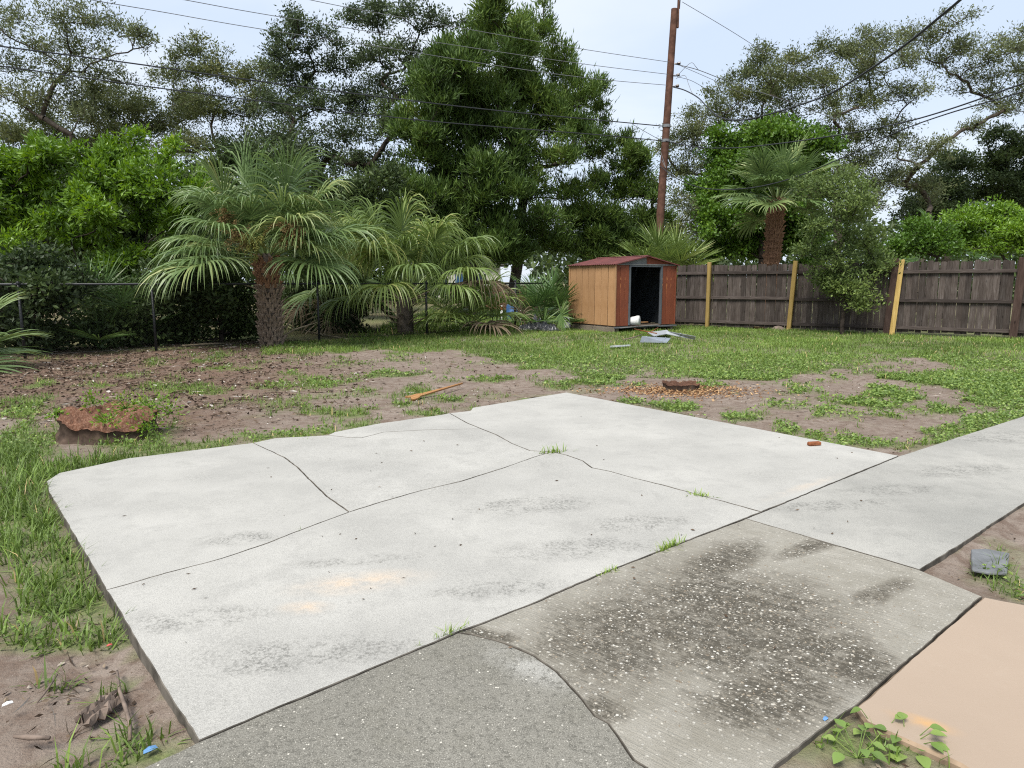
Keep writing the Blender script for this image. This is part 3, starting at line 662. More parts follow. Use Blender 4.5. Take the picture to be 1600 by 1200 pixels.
# ------------------------------------------------------------------ utility pole and wires
MT['pole'] = plain('brown_pole_wood', (.095, .050, .036), .9, .12, .45, 5, bump=.6)
MT['cable'] = plain('dark_cable', (.035, .037, .042), .6, .2, .1, 5)
MT['wire'] = plain('weathered_aluminium_wire', (.16, .165, .175), .6, .3, .1, 5)
MT['porcelain'] = plain('dark_porcelain', (.035, .022, .02), .35, .5, .2, 5)
PY = 27.0; pb = at(1027, 405, PY); pt = at(1054, 14, PY); ax = (pt - pb); pbase = pb - ax * (pb[2] / ax[2])
pole = empty('utility_pole', tuple(pbase), 0, 'tall leaning brown wooden utility pole behind the shed', 'utility pole')
L = Vector(pt - pbase)
MB().tube([tuple(L * t) for t in (-.03, .2, .4, .6, .8, 1.0)], [.165, .155, .145, .135, .127, .12], 16).build('shaft', MT['pole'], pole)
def pole_pt(v): 
    q0 = pbase; q = at(1027 + (1054 - 1027) * (405 - v) / 391, v, PY); return q
o = MB().box((.13, 0, -.16), (.07, .10, .95), taper=.8).build('top_bracket', MT['pole'], pole); o.location = L
o = MB().tube([(.17, -.02, 0), (.19, -.02, .42)], .018, 6).build('insulator_pin', MT['cable'], pole); o.location = L
o = MB().tube([(0, 0, 0), (0, 0, .03), (0, 0, .07), (0, 0, .10), (0, 0, .15)], [.05, .11, .11, .06, .04], 12).build('insulator', MT['porcelain'], pole, smooth=True); o.location = L + Vector((.19, -.02, .38))
for v in (101, 119, 136):
    q = Vector(pole_pt(v) - pbase); o = MB().tube([(.10, -.10, 0), (.20, -.14, 0), (.23, -.15, 0), (.31, -.18, 0)], [.02, .02, .055, .055], 8).build('insulator', MT['porcelain'], pole); o.location = q
for v in (197, 220):
    q = Vector(pole_pt(v) - pbase); o = MB().tube([(.0, 0, -.05), (0, 0, .05)], .152, 14).build('clamp_band', MT['wire'], pole); o.location = q
def wire(name, pts, r, mat, label, group=None):
    """pts: (u, v, Y) along the line; smoothed"""
    p = [at(u, v, Y) for u, v, Y in pts]; q = []
    for i in range(len(p) - 1):
        a = p[max(i - 1, 0)]; b = p[i]; c = p[i + 1]; d = p[min(i + 2, len(p) - 1)]
        for t in np.linspace(0, 1, 9)[:-1]:
            q.append(.5 * ((2 * b) + (-a + c) * t + (2 * a - 5 * b + 4 * c - d) * t ** 2 + (-a + 3 * b - 3 * c + d) * t ** 3))
    q.append(p[-1]); org = q[0]
    o = MB().tube([tuple(x - org) for x in q], r, 5).build(name, mat); o.location = tuple(org)
    return tag(o, label, 'power line', group)
GW = 'overhead wires on the utility pole'
wire('power_line', [(1046, 97, 26.8), (900, 75, 25.5), (700, 40, 23.5), (520, 7, 22), (300, -40, 20)], .010, MT['wire'], 'thin overhead wire, topmost on the left of the pole', GW)
wire('power_line', [(1044, 116, 26.8), (920, 101, 25.5), (760, 78, 24), (600, 53, 22.5), (400, 20, 21), (290, 0, 20), (100, -34, 18.5)], .010, MT['wire'], 'thin overhead wire, second from the top left of the pole', GW)
wire('power_line', [(1042, 133, 26.8), (920, 122, 25.5), (760, 100, 24), (600, 74, 22.5), (400, 44, 21), (250, 18, 20), (150, 1, 19), (0, -28, 18)], .010, MT['wire'], 'thin overhead wire, third from the top left of the pole', GW)
wire('power_line', [(1036, 197, 26.8), (940, 188, 25.8), (800, 175, 24.5), (640, 157, 23), (400, 126, 21), (200, 98, 19.5), (0, 72, 18), (-150, 50, 17)], .019, MT['cable'], 'thick black cable crossing the left trees, upper of two', GW)
wire('power_line', [(1035, 220, 26.8), (940, 211, 25.8), (800, 200, 24.5), (640, 186, 23), (400, 157, 21), (200, 131, 19.5), (0, 103, 18), (-150, 84, 17)], .017, MT['cable'], 'black cable crossing the left trees, lower of two', GW)
wire('power_line', [(988, 194, 26.3), (1005, 204, 26.4), (1030, 218, 26.7)], .010, MT['wire'], 'short slanting tie wire between the two cables at the pole', GW)
wire('power_line', [(1066, 3, 26.9), (1140, 47, 28), (1220, 97, 30), (1300, 140, 32)], .010, MT['wire'], 'thin wire slanting down right from the pole top', GW)
wire('power_line', [(1053, 100, 26.8), (1090, 109, 27.5), (1140, 128, 28.5), (1220, 155, 30), (1330, 195, 32)], .014, MT['wire'], 'wire running right from the upper side insulator', GW)
wire('power_line', [(1064, 103, 26.8), (1110, 123, 28), (1160, 146, 29), (1240, 180, 31)], .009, MT['wire'], 'thin wire below the one from the upper side insulator', GW)
wire('power_line', [(1052, 119, 26.8), (1080, 126, 27.5), (1115, 145, 28.5), (1180, 175, 30)], .009, MT['wire'], 'thin wire from the middle side insulator into the oak', GW)
wire('power_line', [(1052, 136, 26.8), (1070, 141, 26.2), (1090, 152, 25.4), (1104, 166, 24.6), (1120, 180, 23.6), (1140, 187, 22.4), (1165, 187, 21), (1200, 179, 19.5), (1250, 164, 17.5), (1300, 145, 15.6), (1360, 108, 13.6), (1420, 66, 12), (1470, 25, 11), (1500, 0, 10.4), (1600, -90, 8.5)], .021, MT['cable'], 'thick sagging service cable rising to the top right corner', GW)
wire('power_line', [(1058, 119, 26.7), (1072, 104, 26.5), (1081, 98, 26.4), (1087, 104, 26.4), (1092, 110, 26.5)], .009, MT['wire'], 'short jumper loop of wire beside the pole', GW)
wire('power_line', [(1056, 123, 26.7), (1070, 118, 26.5), (1076, 132, 26.2), (1082, 146, 25.8), (1092, 154, 25.3)], .009, MT['wire'], 'drooping jumper wire under the loop beside the pole', GW)
wire('power_line', [(1040, 220, 26.8), (1090, 230, 25), (1150, 231, 23), (1220, 224, 21), (1310, 211, 18.5), (1400, 194, 16.5), (1480, 172, 15), (1600, 130, 13), (1720, 85, 11.5)], .016, MT['cable'], 'black cable passing over the right palm to the right edge', GW)
wire('power_line', [(1032, 260, 26.6), (1060, 280, 25.5), (1100, 294, 24), (1160, 295, 22), (1230, 281, 20), (1320, 245, 17.8), (1400, 207, 16.2), (1480, 178, 14.8), (1600, 143, 13), (1720, 105, 11.5)], .014, MT['cable'], 'black cable drooping in front of the right palm crown', GW)
wire('power_line', [(1034, 250, 26.6), (1040, 262, 26.5), (1032, 236, 26.7)], .008, MT['wire'], 'loose wire end wrapped on the pole', GW)
# ------------------------------------------------------------------ trees
def prisms(p0, p1, r0, r1, k=3):
    n = len(p0)
    if n == 0: return np.zeros((0, 3)), np.zeros((0, 4), int)
    t = nrm(p1 - p0); ref = np.where(np.abs(t[:, 2:3]) < .9, np.array([[0, 0, 1.0]]), np.array([[1.0, 0, 0]]))
    a = nrm(np.cross(t, ref)); b = np.cross(t, a); an = np.arange(k) * 2 * math.pi / k
    ring = a[:, None] * np.cos(an)[None, :, None] + b[:, None] * np.sin(an)[None, :, None]
    V = np.concatenate([p0[:, None] + ring * r0[:, None, None], p1[:, None] + ring * r1[:, None, None]], 1).reshape(-1, 3)
    base = np.arange(n)[:, None] * 2 * k; j = np.arange(k)[None]
    q = np.stack([base + j, base + (j + 1) % k, base + k + (j + 1) % k, base + k + j], -1).reshape(-1, 4)
    return V, q
def leaf_quads(pos, d, L, W, r, fold=.25):
    """diamond leaves: pos (N,3), direction d, length L, width W"""
    d = nrm(d); s = nrm(np.cross(d, r.normal(size=d.shape))); nn = np.cross(s, d)
    L = np.asarray(L)[:, None] if np.ndim(L) else L; W = np.asarray(W)[:, None] if np.ndim(W) else W
    mid = pos + d * L * .45 + nn * L * fold * .25
    V = np.stack([pos, mid + s * W * .5, pos + d * L, mid - s * W * .5], 1).reshape(-1, 3)
    return V, np.arange(len(pos) * 4).reshape(-1, 4)
TM = 1.44
def tree(name, label, cat, Y, clumps, base_u, leafmat, bark, trunk_r, leaf, tips, lpt, spread, seed, group=None, fork=.35, upb=.25, outb=.5, shell=.55, dy=1.0, fan=.0, base_y=None, droop=0, tip_r=.006, extra=2, zr=1.0):
    r = np.random.default_rng(seed)
    C = []; RD = []
    for c in clumps:
        u, v, ru, rv = c[:4]; yy = (c[4] if len(c) > 4 else Y) + r.uniform(-1, 1) * dy
        C.append(at(u, v, yy)); RD.append((ru / F * yy, (ru + rv) / 2 / F * yy, rv / F * yy * zr))
    ex = [(C[i] + nrm(r.normal(size=3)) * np.array(RD[i]) * np.array((1.15, 1.3, 1.1)), np.array(RD[i]) * r.uniform(.35, .7)) for i in range(len(C)) for _ in range(extra)]
    C = np.array(C + [e_[0] for e_ in ex]); RD = np.array(RD + [tuple(e_[1]) for e_ in ex])
    by = base_y or Y; base = np.array((at(base_u, 445, by)[0], by, 0.0))
    top = C[:, 2].max(); lowz = max(.3, C[:, 2].min()); cen = C.mean(0)
    fz = base[2] + (top) * fork
    nodes = [base + np.array((0, 0, -.2))]; par = [-1]
    fk = np.array((base[0] * .7 + cen[0] * .3, base[1] * .8 + cen[1] * .2, fz))
    for t in np.linspace(0, 1, 6)[1:]:
        p = base + (fk - base) * t + np.array((r.normal() * .06, r.normal() * .06, 0)) * trunk_r * 4 * (t < 1); nodes.append(p); par.append(len(nodes) - 2)
    clump_node = []
    for i in np.argsort(np.linalg.norm(C - fk, axis=1)):
        N = np.array(nodes); dist = np.linalg.norm(N - C[i], axis=1) + 1.5 * np.clip(N[:, 2] - C[i, 2] + .2, 0, None); dist[0] += 50
        k = int(np.argmin(dist)); a = N[k]; b = C[i] - np.array((0, 0, RD[i, 2] * .3)); mid = (a + b) / 2 + r.normal(size=3) * .07 * np.linalg.norm(b - a) + np.array((0, 0, .06 * np.linalg.norm(b - a)))
        prev = k
        for t in (.25, .5, .75, 1.0):
            p = (1 - t) ** 2 * a + 2 * t * (1 - t) * mid + t * t * b + (r.normal(size=3) * .03 * np.linalg.norm(b - a) if t < 1 else 0)
            nodes.append(p); par.append(prev); prev = len(nodes) - 1
        clump_node.append((i, prev))
    wgt = np.zeros(len(nodes))
    for i, n in clump_node: wgt[n] += 1
    for n in range(len(nodes) - 1, 0, -1): wgt[par[n]] += wgt[n]
    rad = trunk_r * .62 * (wgt / max(wgt[0], 1)) ** .72; rad = np.maximum(rad, tip_r * 3.2)
    N = np.array(nodes); pr = np.array(par); e = np.arange(1, len(nodes))
    r0 = np.minimum(rad[pr[e]], rad[e] * 1.35); r0[:5] = np.linspace(trunk_r * 1.25, trunk_r, 5); r1 = rad[e].copy(); r1[:5] = np.linspace(trunk_r * 1.2, trunk_r * .95, 5)
    tv, tq = prisms(N[pr[e]], N[e], r0, r1, 7)
    # twigs and leaves
    P0 = []; P1 = []; LP = []; LD = []
    for i, n in clump_node:
        vol = (RD[i].prod()) ** (1 / 3); m = max(8, int(TM * tips * vol ** 1.7))
        d = nrm(r.normal(size=(m, 3))); d[:, 2] = np.where(d[:, 2] < -.5, d[:, 2] * .5, d[:, 2]); rr_ = r.uniform(0, 1, (m, 1)) ** shell
        wob = .65 + .75 * r.uniform(0, 1, (m, 1)) ** 1.5
        T = C[i] + d * rr_ * wob * RD[i]
        o_ = np.argsort(np.linalg.norm((T - C[i]) / RD[i], axis=1)); T = T[o_]
        A = np.vstack([N[n][None], T]); D = np.linalg.norm(A[:, None] - A[None], axis=2); D[np.triu_indices(m + 1)] = 1e9
        pa = D[1:].argmin(1); P0.append(A[pa]); P1.append(T)
        out = nrm((T - C[i]) / RD[i] + 1e-6)
        cnt = r.poisson(lpt * 1.25, m); ix = np.repeat(np.arange(m), cnt)
        q = T[ix] + r.normal(size=(len(ix), 3)) * spread * np.array((1, 1, .75))
        if fan: q = q + (T - A[pa])[ix] * r.uniform(-1, .2, (len(ix), 1)) * fan
        dd = out[ix] * outb + r.normal(size=(len(ix), 3)) * .55 + np.array((0, 0, upb - droop)); LP.append(q); LD.append(dd)
    P0 = np.vstack(P0); P1 = np.vstack(P1); LP = np.vstack(LP); LD = np.vstack(LD)
    bv, bq = prisms(P0, P1, np.full(len(P0), tip_r * 1.6), np.full(len(P0), tip_r), 3)
    n = len(LP); Ls = leaf[0] * r.uniform(.65, 1.3, n); Ws = leaf[1] * r.uniform(.7, 1.25, n)
    lv, lq = leaf_quads(LP, LD, Ls, Ws, r)
    root = empty(name, tuple(base), 0, label, cat, group)
    o = obj('trunk', np_mesh('trunk', np.vstack([tv, bv]) - base, [tq, bq + len(tv)], smooth=True), bark, root)
    big = fbm(LP[:, 0] * .9 + LP[:, 2] * .7, LP[:, 1] * .9 + LP[:, 2] * .5, seed, 2)
    rn = np.clip(.55 * r.uniform(0, 1, n) + .9 * (big - .28), 0, 1)
    o = obj('crown', np_mesh('crown', lv - base, [lq], {'rnd': ('FACE', rn)}), leafmat, root); o['kind'] = 'stuff'
    return root
GT = 'trees beyond the fences'
tree('oak_tree', 'sparse wind blown oak with bare twigs at the top left corner', 'tree', 30, [(30, 30, 45, 25), (95, 20, 40, 22), (150, 30, 40, 25), (200, 48, 32, 20), (60, 70, 40, 28), (130, 75, 45, 28), (20, 100, 40, 30), (85, 120, 45, 28), (160, 112, 40, 25), (40, 160, 50, 30), (110, 165, 50, 28), (-40, 60, 50, 40), (-50, 140, 50, 40), (225, 55, 14, 10)], 95, MT['oak_pale'], MT['bark'], .18, (.15, .05), 30, 15, .17, 101, GT, fork=.3, fan=.5)
tree('oak_tree', 'olive green oak behind the bright bush on the left', 'tree', 34, [(160, 170, 45, 30), (215, 165, 45, 30), (270, 120, 40, 28), (300, 78, 32, 20), (340, 105, 40, 28), (385, 118, 32, 25), (250, 195, 60, 30), (320, 172, 55, 35), (390, 172, 50, 35), (180, 215, 60, 30), (300, 228, 60, 30), (100, 220, 60, 30), (20, 210, 50, 35), (410, 105, 20, 16), (60, 255, 70, 35), (210, 260, 80, 35), (380, 230, 55, 40)], 250, MT['oak'], MT['bark'], .22, (.14, .055), 42, 20, .17, 102, GT, fork=.3, fan=.4)
tree('oak_tree', 'dark green oak with open crown left of the cedars', 'tree', 31.5, [(465, 35, 24, 16), (450, 68, 30, 22), (503, 52, 30, 20), (545, 27, 26, 14), (590, 36, 36, 22), (640, 18, 32, 16), (690, 35, 32, 20), (440, 112, 38, 26), (512, 102, 40, 26), (580, 84, 40, 26), (640, 82, 36, 26), (430, 162, 48, 32), (500, 160, 52, 32), (570, 142, 48, 32), (630, 142, 38, 28), (450, 212, 60, 35), (540, 206, 58, 33), (612, 202, 42, 32), (500, 255, 65, 32), (585, 255, 55, 32), (660, 110, 30, 25)], 560, MT['oak_dark'], MT['bark_dark'], .30, (.13, .06), 46, 20, .15, 103, GT, fork=.32, fan=.3)
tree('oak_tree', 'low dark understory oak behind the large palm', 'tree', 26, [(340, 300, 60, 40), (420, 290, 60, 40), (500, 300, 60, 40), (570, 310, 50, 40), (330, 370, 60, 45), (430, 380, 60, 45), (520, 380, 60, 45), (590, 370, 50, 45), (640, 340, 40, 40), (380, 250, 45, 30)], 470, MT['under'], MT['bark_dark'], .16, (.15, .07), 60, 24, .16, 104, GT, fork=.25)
tree('cedar_tree', 'tall dense dark green cedar beside the open oak', 'tree', 28, [(775, 14, 26, 22), (760, 52, 34, 28), (735, 88, 42, 30), (698, 108, 36, 26), (795, 95, 26, 36), (685, 145, 40, 32), (740, 150, 48, 34), (675, 192, 40, 34), (740, 200, 55, 38), (668, 240, 38, 34), (730, 255, 58, 40), (690, 300, 55, 35), (760, 300, 48, 35), (640, 300, 40, 35), (700, 342, 55, 30), (770, 345, 48, 30), (805, 235, 28, 34), (720, 385, 60, 30), (790, 395, 45, 25)], 735, MT['cedar'], MT['bark_dark'], .24, (.27, .052), 66, 20, .15, 105, GT, fork=.5, upb=.95, outb=.7, fan=.5, dy=1.4, extra=3, zr=1.25)
tree('cedar_tree', 'tall feathery cedar with visible trunk, left of the pole', 'tree', 30, [(832, 72, 20, 28), (852, 44, 10, 24), (815, 115, 28, 30), (868, 100, 18, 34), (888, 120, 14, 24), (840, 152, 38, 34), (888, 158, 28, 28), (922, 145, 15, 22), (840, 202, 42, 28), (900, 202, 36, 26), (938, 168, 12, 24), (862, 250, 46, 24), (922, 240, 28, 18), (830, 302, 42, 22), (892, 300, 42, 26), (850, 345, 45, 24), (912, 345, 45, 24), (810, 375, 50, 25), (880, 385, 50, 25), (940, 385, 40, 22)], 800, MT['cedar'], MT['bark'], .20, (.25, .046), 56, 17, .15, 106, GT, fork=.45, upb=.95, outb=.7, fan=.6, dy=1.4, extra=3, zr=1.2)
tree('cedar_tree', 'small slender cedar just left of the pole', 'tree', 31, [(985, 226, 11, 18), (975, 262, 24, 24), (1002, 250, 16, 24), (962, 302, 32, 26), (1000, 296, 26, 26), (950, 346, 38, 26), (1002, 340, 36, 28), (930, 378, 40, 20), (985, 376, 40, 22), (1020, 375, 26, 25)], 984, MT['cedar'], MT['bark_dark'], .16, (.25, .05), 62, 19, .14, 107, GT, fork=.45, upb=.7, outb=.8, fan=.5)
tree('oak_tree', 'grey green oak behind the pole and the vine covered tree', 'tree', 37, [(1060, 215, 28, 24), (1092, 200, 34, 28), (1132, 182, 38, 30), (1172, 112, 32, 20), (1192, 96, 26, 16), (1150, 142, 34, 24), (1202, 140, 38, 28), (1060, 262, 40, 30), (1112, 252, 45, 35), (1072, 312, 45, 30), (1122, 302, 40, 30), (1055, 352, 40, 30), (1192, 190, 50, 30), (1100, 360, 50, 35)], 1110, MT['oak'], MT['bark'], .22, (.15, .055), 40, 18, .17, 108, GT, fork=.3, fan=.4)
tree('oak_tree', 'airy oak with rounded crown above the vine covered tree', 'tree', 34, [(1250, 92, 32, 22), (1290, 76, 32, 22), (1328, 84, 26, 22), (1240, 128, 38, 24), (1290, 122, 38, 26), (1302, 166, 38, 24), (1352, 146, 28, 24), (1345, 110, 20, 28), (1330, 212, 50, 30), (1290, 215, 40, 28), (1342, 256, 50, 35), (1300, 270, 50, 35), (1235, 160, 35, 22)], 1310, MT['oak'], MT['bark'], .2, (.14, .05), 40, 18, .16, 109, GT, fork=.35, fan=.5)
tree('oak_tree', 'large airy oak with long bare limbs at the top right', 'tree', 33, [(1362, 58, 28, 18), (1356, 96, 30, 22), (1402, 60, 33, 22), (1442, 46, 28, 18), (1482, 44, 28, 18), (1502, 72, 32, 22), (1422, 96, 33, 22), (1472, 92, 36, 22), (1542, 82, 32, 22), (1582, 72, 36, 22), (1552, 117, 32, 20), (1602, 105, 34, 28), (1432, 132, 26, 18), (1512, 122, 26, 16), (1562, 162, 32, 14), (1602, 152, 38, 22), (1400, 142, 26, 18), (1392, 192, 38, 22), (1402, 236, 48, 28), (1450, 242, 32, 22), (1392, 282, 48, 32), (1442, 288, 38, 28), (1352, 312, 48, 28), (1650, 110, 40, 40), (1525, 200, 12, 6)], 1438, MT['oak_pale'], MT['bark'], .19, (.15, .045), 34, 17, .17, 110, GT, fork=.35, fan=.6)
tree('evergreen_tree', 'dark evergreen at the right edge below the airy oak', 'tree', 37, [(1562, 207, 22, 14), (1592, 232, 28, 22), (1500, 257, 45, 20), (1562, 268, 45, 22), (1612, 272, 40, 28), (1480, 292, 40, 24), (1542, 302, 55, 28), (1602, 312, 50, 30), (1490, 328, 38, 22), (1440, 330, 40, 24)], 1560, MT['under'], MT['bark_dark'], .22, (.16, .07), 60, 24, .17, 111, GT, fork=.4)
tree('vine_covered_tree', 'bright green vine covered tree behind the right palm', 'tree', 28, [(1205, 206, 44, 20), (1165, 226, 38, 24), (1130, 252, 28, 26), (1250, 212, 38, 20), (1283, 226, 22, 18), (1120, 292, 28, 30), (1150, 292, 40, 35), (1112, 342, 22, 30), (1150, 346, 45, 35), (1240, 262, 48, 38), (1230, 322, 50, 40), (1160, 388, 50, 25), (1205, 382, 60, 30), (1270, 252, 26, 24), (1115, 390, 22, 20), (1260, 370, 40, 40), (1195, 250, 50, 40), (1190, 310, 55, 45), (1190, 355, 50, 40)], 1195, MT['vine'], MT['bark_dark'], .22, (.12, .095), 80, 22, .12, 112, GT, fork=.4, shell=.5, extra=2)
tree('leafy_shrub', 'leafy olive green shrub hanging over and in front of the wooden fence', 'shrub', 18.9, [(1290, 300, 38, 28), (1330, 332, 42, 32), (1278, 352, 32, 28), (1350, 372, 36, 28), (1302, 396, 42, 26), (1360, 416, 28, 22), (1290, 430, 32, 20), (1332, 446, 40, 22), (1350, 474, 30, 14), (1318, 284, 32, 22), (1300, 455, 25, 14)], 1322, MT['shrub'], MT['bark_dark'], .05, (.095, .042), 95, 17, .10, 113, None, fork=.25, dy=.35, tip_r=.004)
tree('green_bush', 'mid green bush behind the wooden fence, left of the brightest bush', 'bush', 22.5, [(1420, 386, 28, 18), (1455, 366, 32, 20), (1482, 386, 32, 18), (1438, 352, 16, 13), (1400, 395, 20, 14)], 1450, MT['vine'], MT['bark_dark'], .06, (.11, .06), 110, 20, .11, 114, None, fork=.3, dy=.4)
tree('green_bush', 'bright yellow green bush over the fence at the right edge', 'bush', 23.5, [(1550, 332, 42, 18), (1520, 346, 42, 20), (1590, 352, 42, 26), (1500, 376, 42, 20), (1560, 382, 48, 20), (1622, 372, 40, 30)], 1560, MT['bush'], MT['bark_dark'], .07, (.13, .055), 110, 20, .12, 115, None, fork=.35, dy=.5, upb=.1)
tree('bright_bush', 'big bright green leafy bush rising over the chain link fence', 'bush', 17, [(75, 238, 36, 16), (102, 252, 38, 20), (200, 242, 24, 22), (258, 244, 20, 18), (30, 262, 38, 26), (70, 292, 48, 34), (140, 284, 46, 32), (200, 292, 44, 34), (250, 292, 38, 34), (20, 332, 42, 34), (90, 347, 48, 30), (160, 342, 48, 30), (230, 342, 38, 30), (122, 376, 42, 20), (40, 397, 45, 22), (175, 412, 44, 18), (225, 397, 32, 18), (180, 437, 30, 12), (285, 332, 22, 30), (-40, 300, 50, 60), (-40, 380, 50, 40), (310, 300, 22, 30)], 160, MT['bush'], MT['bark_dark'], .10, (.14, .052), 78, 19, .085, 116, None, fork=.3, dy=.8, outb=.8, upb=.25, shell=.6, tip_r=.005, extra=3, zr=1.25)
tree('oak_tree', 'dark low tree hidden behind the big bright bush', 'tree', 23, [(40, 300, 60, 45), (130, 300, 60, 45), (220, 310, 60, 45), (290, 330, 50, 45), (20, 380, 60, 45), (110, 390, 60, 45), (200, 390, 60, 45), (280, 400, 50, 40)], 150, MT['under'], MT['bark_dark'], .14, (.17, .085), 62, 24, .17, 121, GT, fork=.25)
GU = 'dark undergrowth shrubs behind the chain link fence'
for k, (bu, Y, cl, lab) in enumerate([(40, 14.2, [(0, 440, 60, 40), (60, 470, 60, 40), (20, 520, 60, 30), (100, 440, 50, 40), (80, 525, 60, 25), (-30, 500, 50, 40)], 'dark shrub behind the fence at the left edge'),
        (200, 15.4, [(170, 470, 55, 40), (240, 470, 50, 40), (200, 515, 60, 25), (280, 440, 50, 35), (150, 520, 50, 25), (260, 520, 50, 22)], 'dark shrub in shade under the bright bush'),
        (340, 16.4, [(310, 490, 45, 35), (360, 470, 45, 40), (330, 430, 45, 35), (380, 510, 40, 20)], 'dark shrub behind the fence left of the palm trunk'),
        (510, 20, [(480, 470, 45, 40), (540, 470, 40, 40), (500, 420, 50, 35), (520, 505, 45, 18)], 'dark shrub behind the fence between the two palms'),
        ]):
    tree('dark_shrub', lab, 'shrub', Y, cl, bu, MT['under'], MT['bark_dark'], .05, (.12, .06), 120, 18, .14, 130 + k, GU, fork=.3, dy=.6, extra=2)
# far wood that reads as one mass
rw = np.random.default_rng(77); n = 36000
uu_ = rw.uniform(-200, 1800, n); Yf = rw.uniform(44, 58, n); topv = 315 + 60 * fbm(uu_ * .012, uu_ * 0 + 3, 61, 3) - 40 * (uu_ < 650); vv_ = topv + (474 - topv) * rw.uniform(0, 1, n) ** .8
win = (uu_ > 690) & (uu_ < 830) & (vv_ > 416); Q = np.stack([at(a, b, y) for a, b, y in zip(uu_[~win], vv_[~win], Yf[~win])]); Q[:, 2] = np.maximum(Q[:, 2], .2); n = len(Q)
lv, lq = leaf_quads(Q, rw.normal(size=(n, 3)) + np.array((0, 0, .3)), rw.uniform(.35, .7, n), rw.uniform(.18, .34, n), rw)
tag(obj('distant_wood', np_mesh('distant_wood', lv, [lq], {'rnd': ('FACE', rw.uniform(0, 1, n))}), MT['under']), 'dark mass of distant trees behind everything', 'wood', kind='stuff')
# ------------------------------------------------------------------ palms
MT['boot'] = plain('palm_boot_fibre', (.235, .180, .138), .95, .1, .5, 14, bump=.6)
MT['boot_red'] = plain('palm_boot_red_brown', (.235, .135, .082), .95, .1, .5, 14, bump=.6)
MT['petiole'] = plain('palm_petiole', (.120, .140, .055), .6, .3, .3, 6)
MT['petiole_dry'] = plain('dry_palm_petiole', (.20, .165, .115), .9, .1, .4, 6)
def frond_mesh(org, d, plen, blen, r, nseg=34, droop=1.0, stiff=.35, wseg=.045, spread=118, sag=.12, cost=.35):
    """one costapalmate fan leaf: petiole, then segments that fan out and hang at the tips"""
    d = nrm(np.array(d, float)); pts = [np.array(org, float)]; n = 7
    for i in range(n):
        d = nrm(d + np.array((0, 0, -sag / n))); pts.append(pts[-1] + d * plen / n)
    PV, PQ = [], []; pr = np.linspace(.026, .012, n + 1)
    a, q = prisms(np.array(pts[:-1]), np.array(pts[1:]), pr[:-1], pr[1:], 4)
    side = nrm(np.cross(d, (0, 0, 1.0)) + r.normal(size=3) * .12); up = np.cross(side, d)
    th = np.radians(np.linspace(-spread, spread, nseg)) + r.normal(size=nseg) * .03
    rows = 7; L = blen * (.72 + .28 * np.cos(th * .7)) * r.uniform(.88, 1.08, nseg)
    # start points run out along the arched midrib
    t0 = np.clip(np.cos(th), 0, 1) * cost; st = pts[-1] + d * (t0 * blen * .55)[:, None] - np.array((0, 0, 1.0)) * (t0 ** 2 * blen * .25)[:, None]
    D = np.cos(th)[:, None] * d + np.sin(th)[:, None] * side + (.10 + .22 * np.abs(np.sin(th)))[:, None] * up
    D = nrm(D); pos = st.copy(); line = [pos.copy()]; dr = droop * r.uniform(.7, 1.35, nseg)
    for k in range(rows - 1):
        f = (k + 1) / (rows - 1); g = np.where(f < stiff, .04, .62 * (f - stiff * .7)) * dr
        D = nrm(D + np.array((0, 0, -1.0)) * g[:, None] + r.normal(size=D.shape) * .03 * f); pos = pos + D * (L / (rows - 1))[:, None]; line.append(pos.copy())
    line = np.stack(line, 1)                                   # nseg, rows, 3
    tg = nrm(np.gradient(line, axis=1)); alt = np.where(np.arange(nseg) % 2 == 0, 1, -1)
    nn = nrm(np.cross(side, d) * 1.0 + 0 * d); w0 = nrm(np.cross(tg, np.broadcast_to(up, tg.shape)) + 1e-4); u2 = np.cross(w0, tg)
    tw = np.radians(30) * alt[:, None, None]; wd = w0 * np.cos(tw) + u2 * np.sin(tw)
    prof = np.array([.25, .75, 1.0, .95, .72, .42, .06]) * wseg * .5
    A = line + wd * prof[None, :, None]; B = line - wd * prof[None, :, None]
    SV = np.stack([A, B], 2).reshape(-1, 3)
    b = (np.arange(nseg)[:, None] * rows + np.arange(rows - 1)[None]).ravel() * 2
    SQ = np.stack([b, b + 1, b + 3, b + 2], 1)
    rn = np.repeat(np.clip(r.uniform(.15, .75) + r.normal(size=nseg) * .14, 0, 1), rows - 1) + np.tile(np.linspace(0, .16, rows - 1), nseg)
    V = np.vstack([a, SV]); return V, [q, SQ + len(a)], np.concatenate([np.full(len(q), .8), np.clip(rn, 0, 1)])
def boot_mesh():
    b = MB(); w0 = .075; L = .24
    pts = [(-w0, 0), (w0, 0), (w0 * .62, L * .55), (w0 * .85, L), (w0 * .3, L * .82), (0, L * .52), (-w0 * .3, L * .82), (-w0 * .85, L), (-w0 * .62, L * .55)]
    n = len(pts); b.v = [(x, .012 + .35 * z * z / L, z) for x, z in pts] + [(x * .9, -.03 + .30 * z * z / L, z * .98) for x, z in pts]
    # fan triangles round the middle so that the notch stays open
    for s_, fl in ((0, 0), (n, 1)):
        for t in ((0, 1, 2), (0, 2, 5), (0, 5, 8), (2, 3, 4), (2, 4, 5), (5, 6, 8), (6, 7, 8)): b.f.append(tuple(s_ + i for i in (t if fl else t[::-1])))
    for i in range(n): b.f.append((i, (i + 1) % n, n + (i + 1) % n, n + i))
    return b
BOOT = {}
for k in ('boot', 'boot_red'):
    o = boot_mesh().build('boot', MT[k]); BOOT[k] = o.data; bpy.data.objects.remove(o)
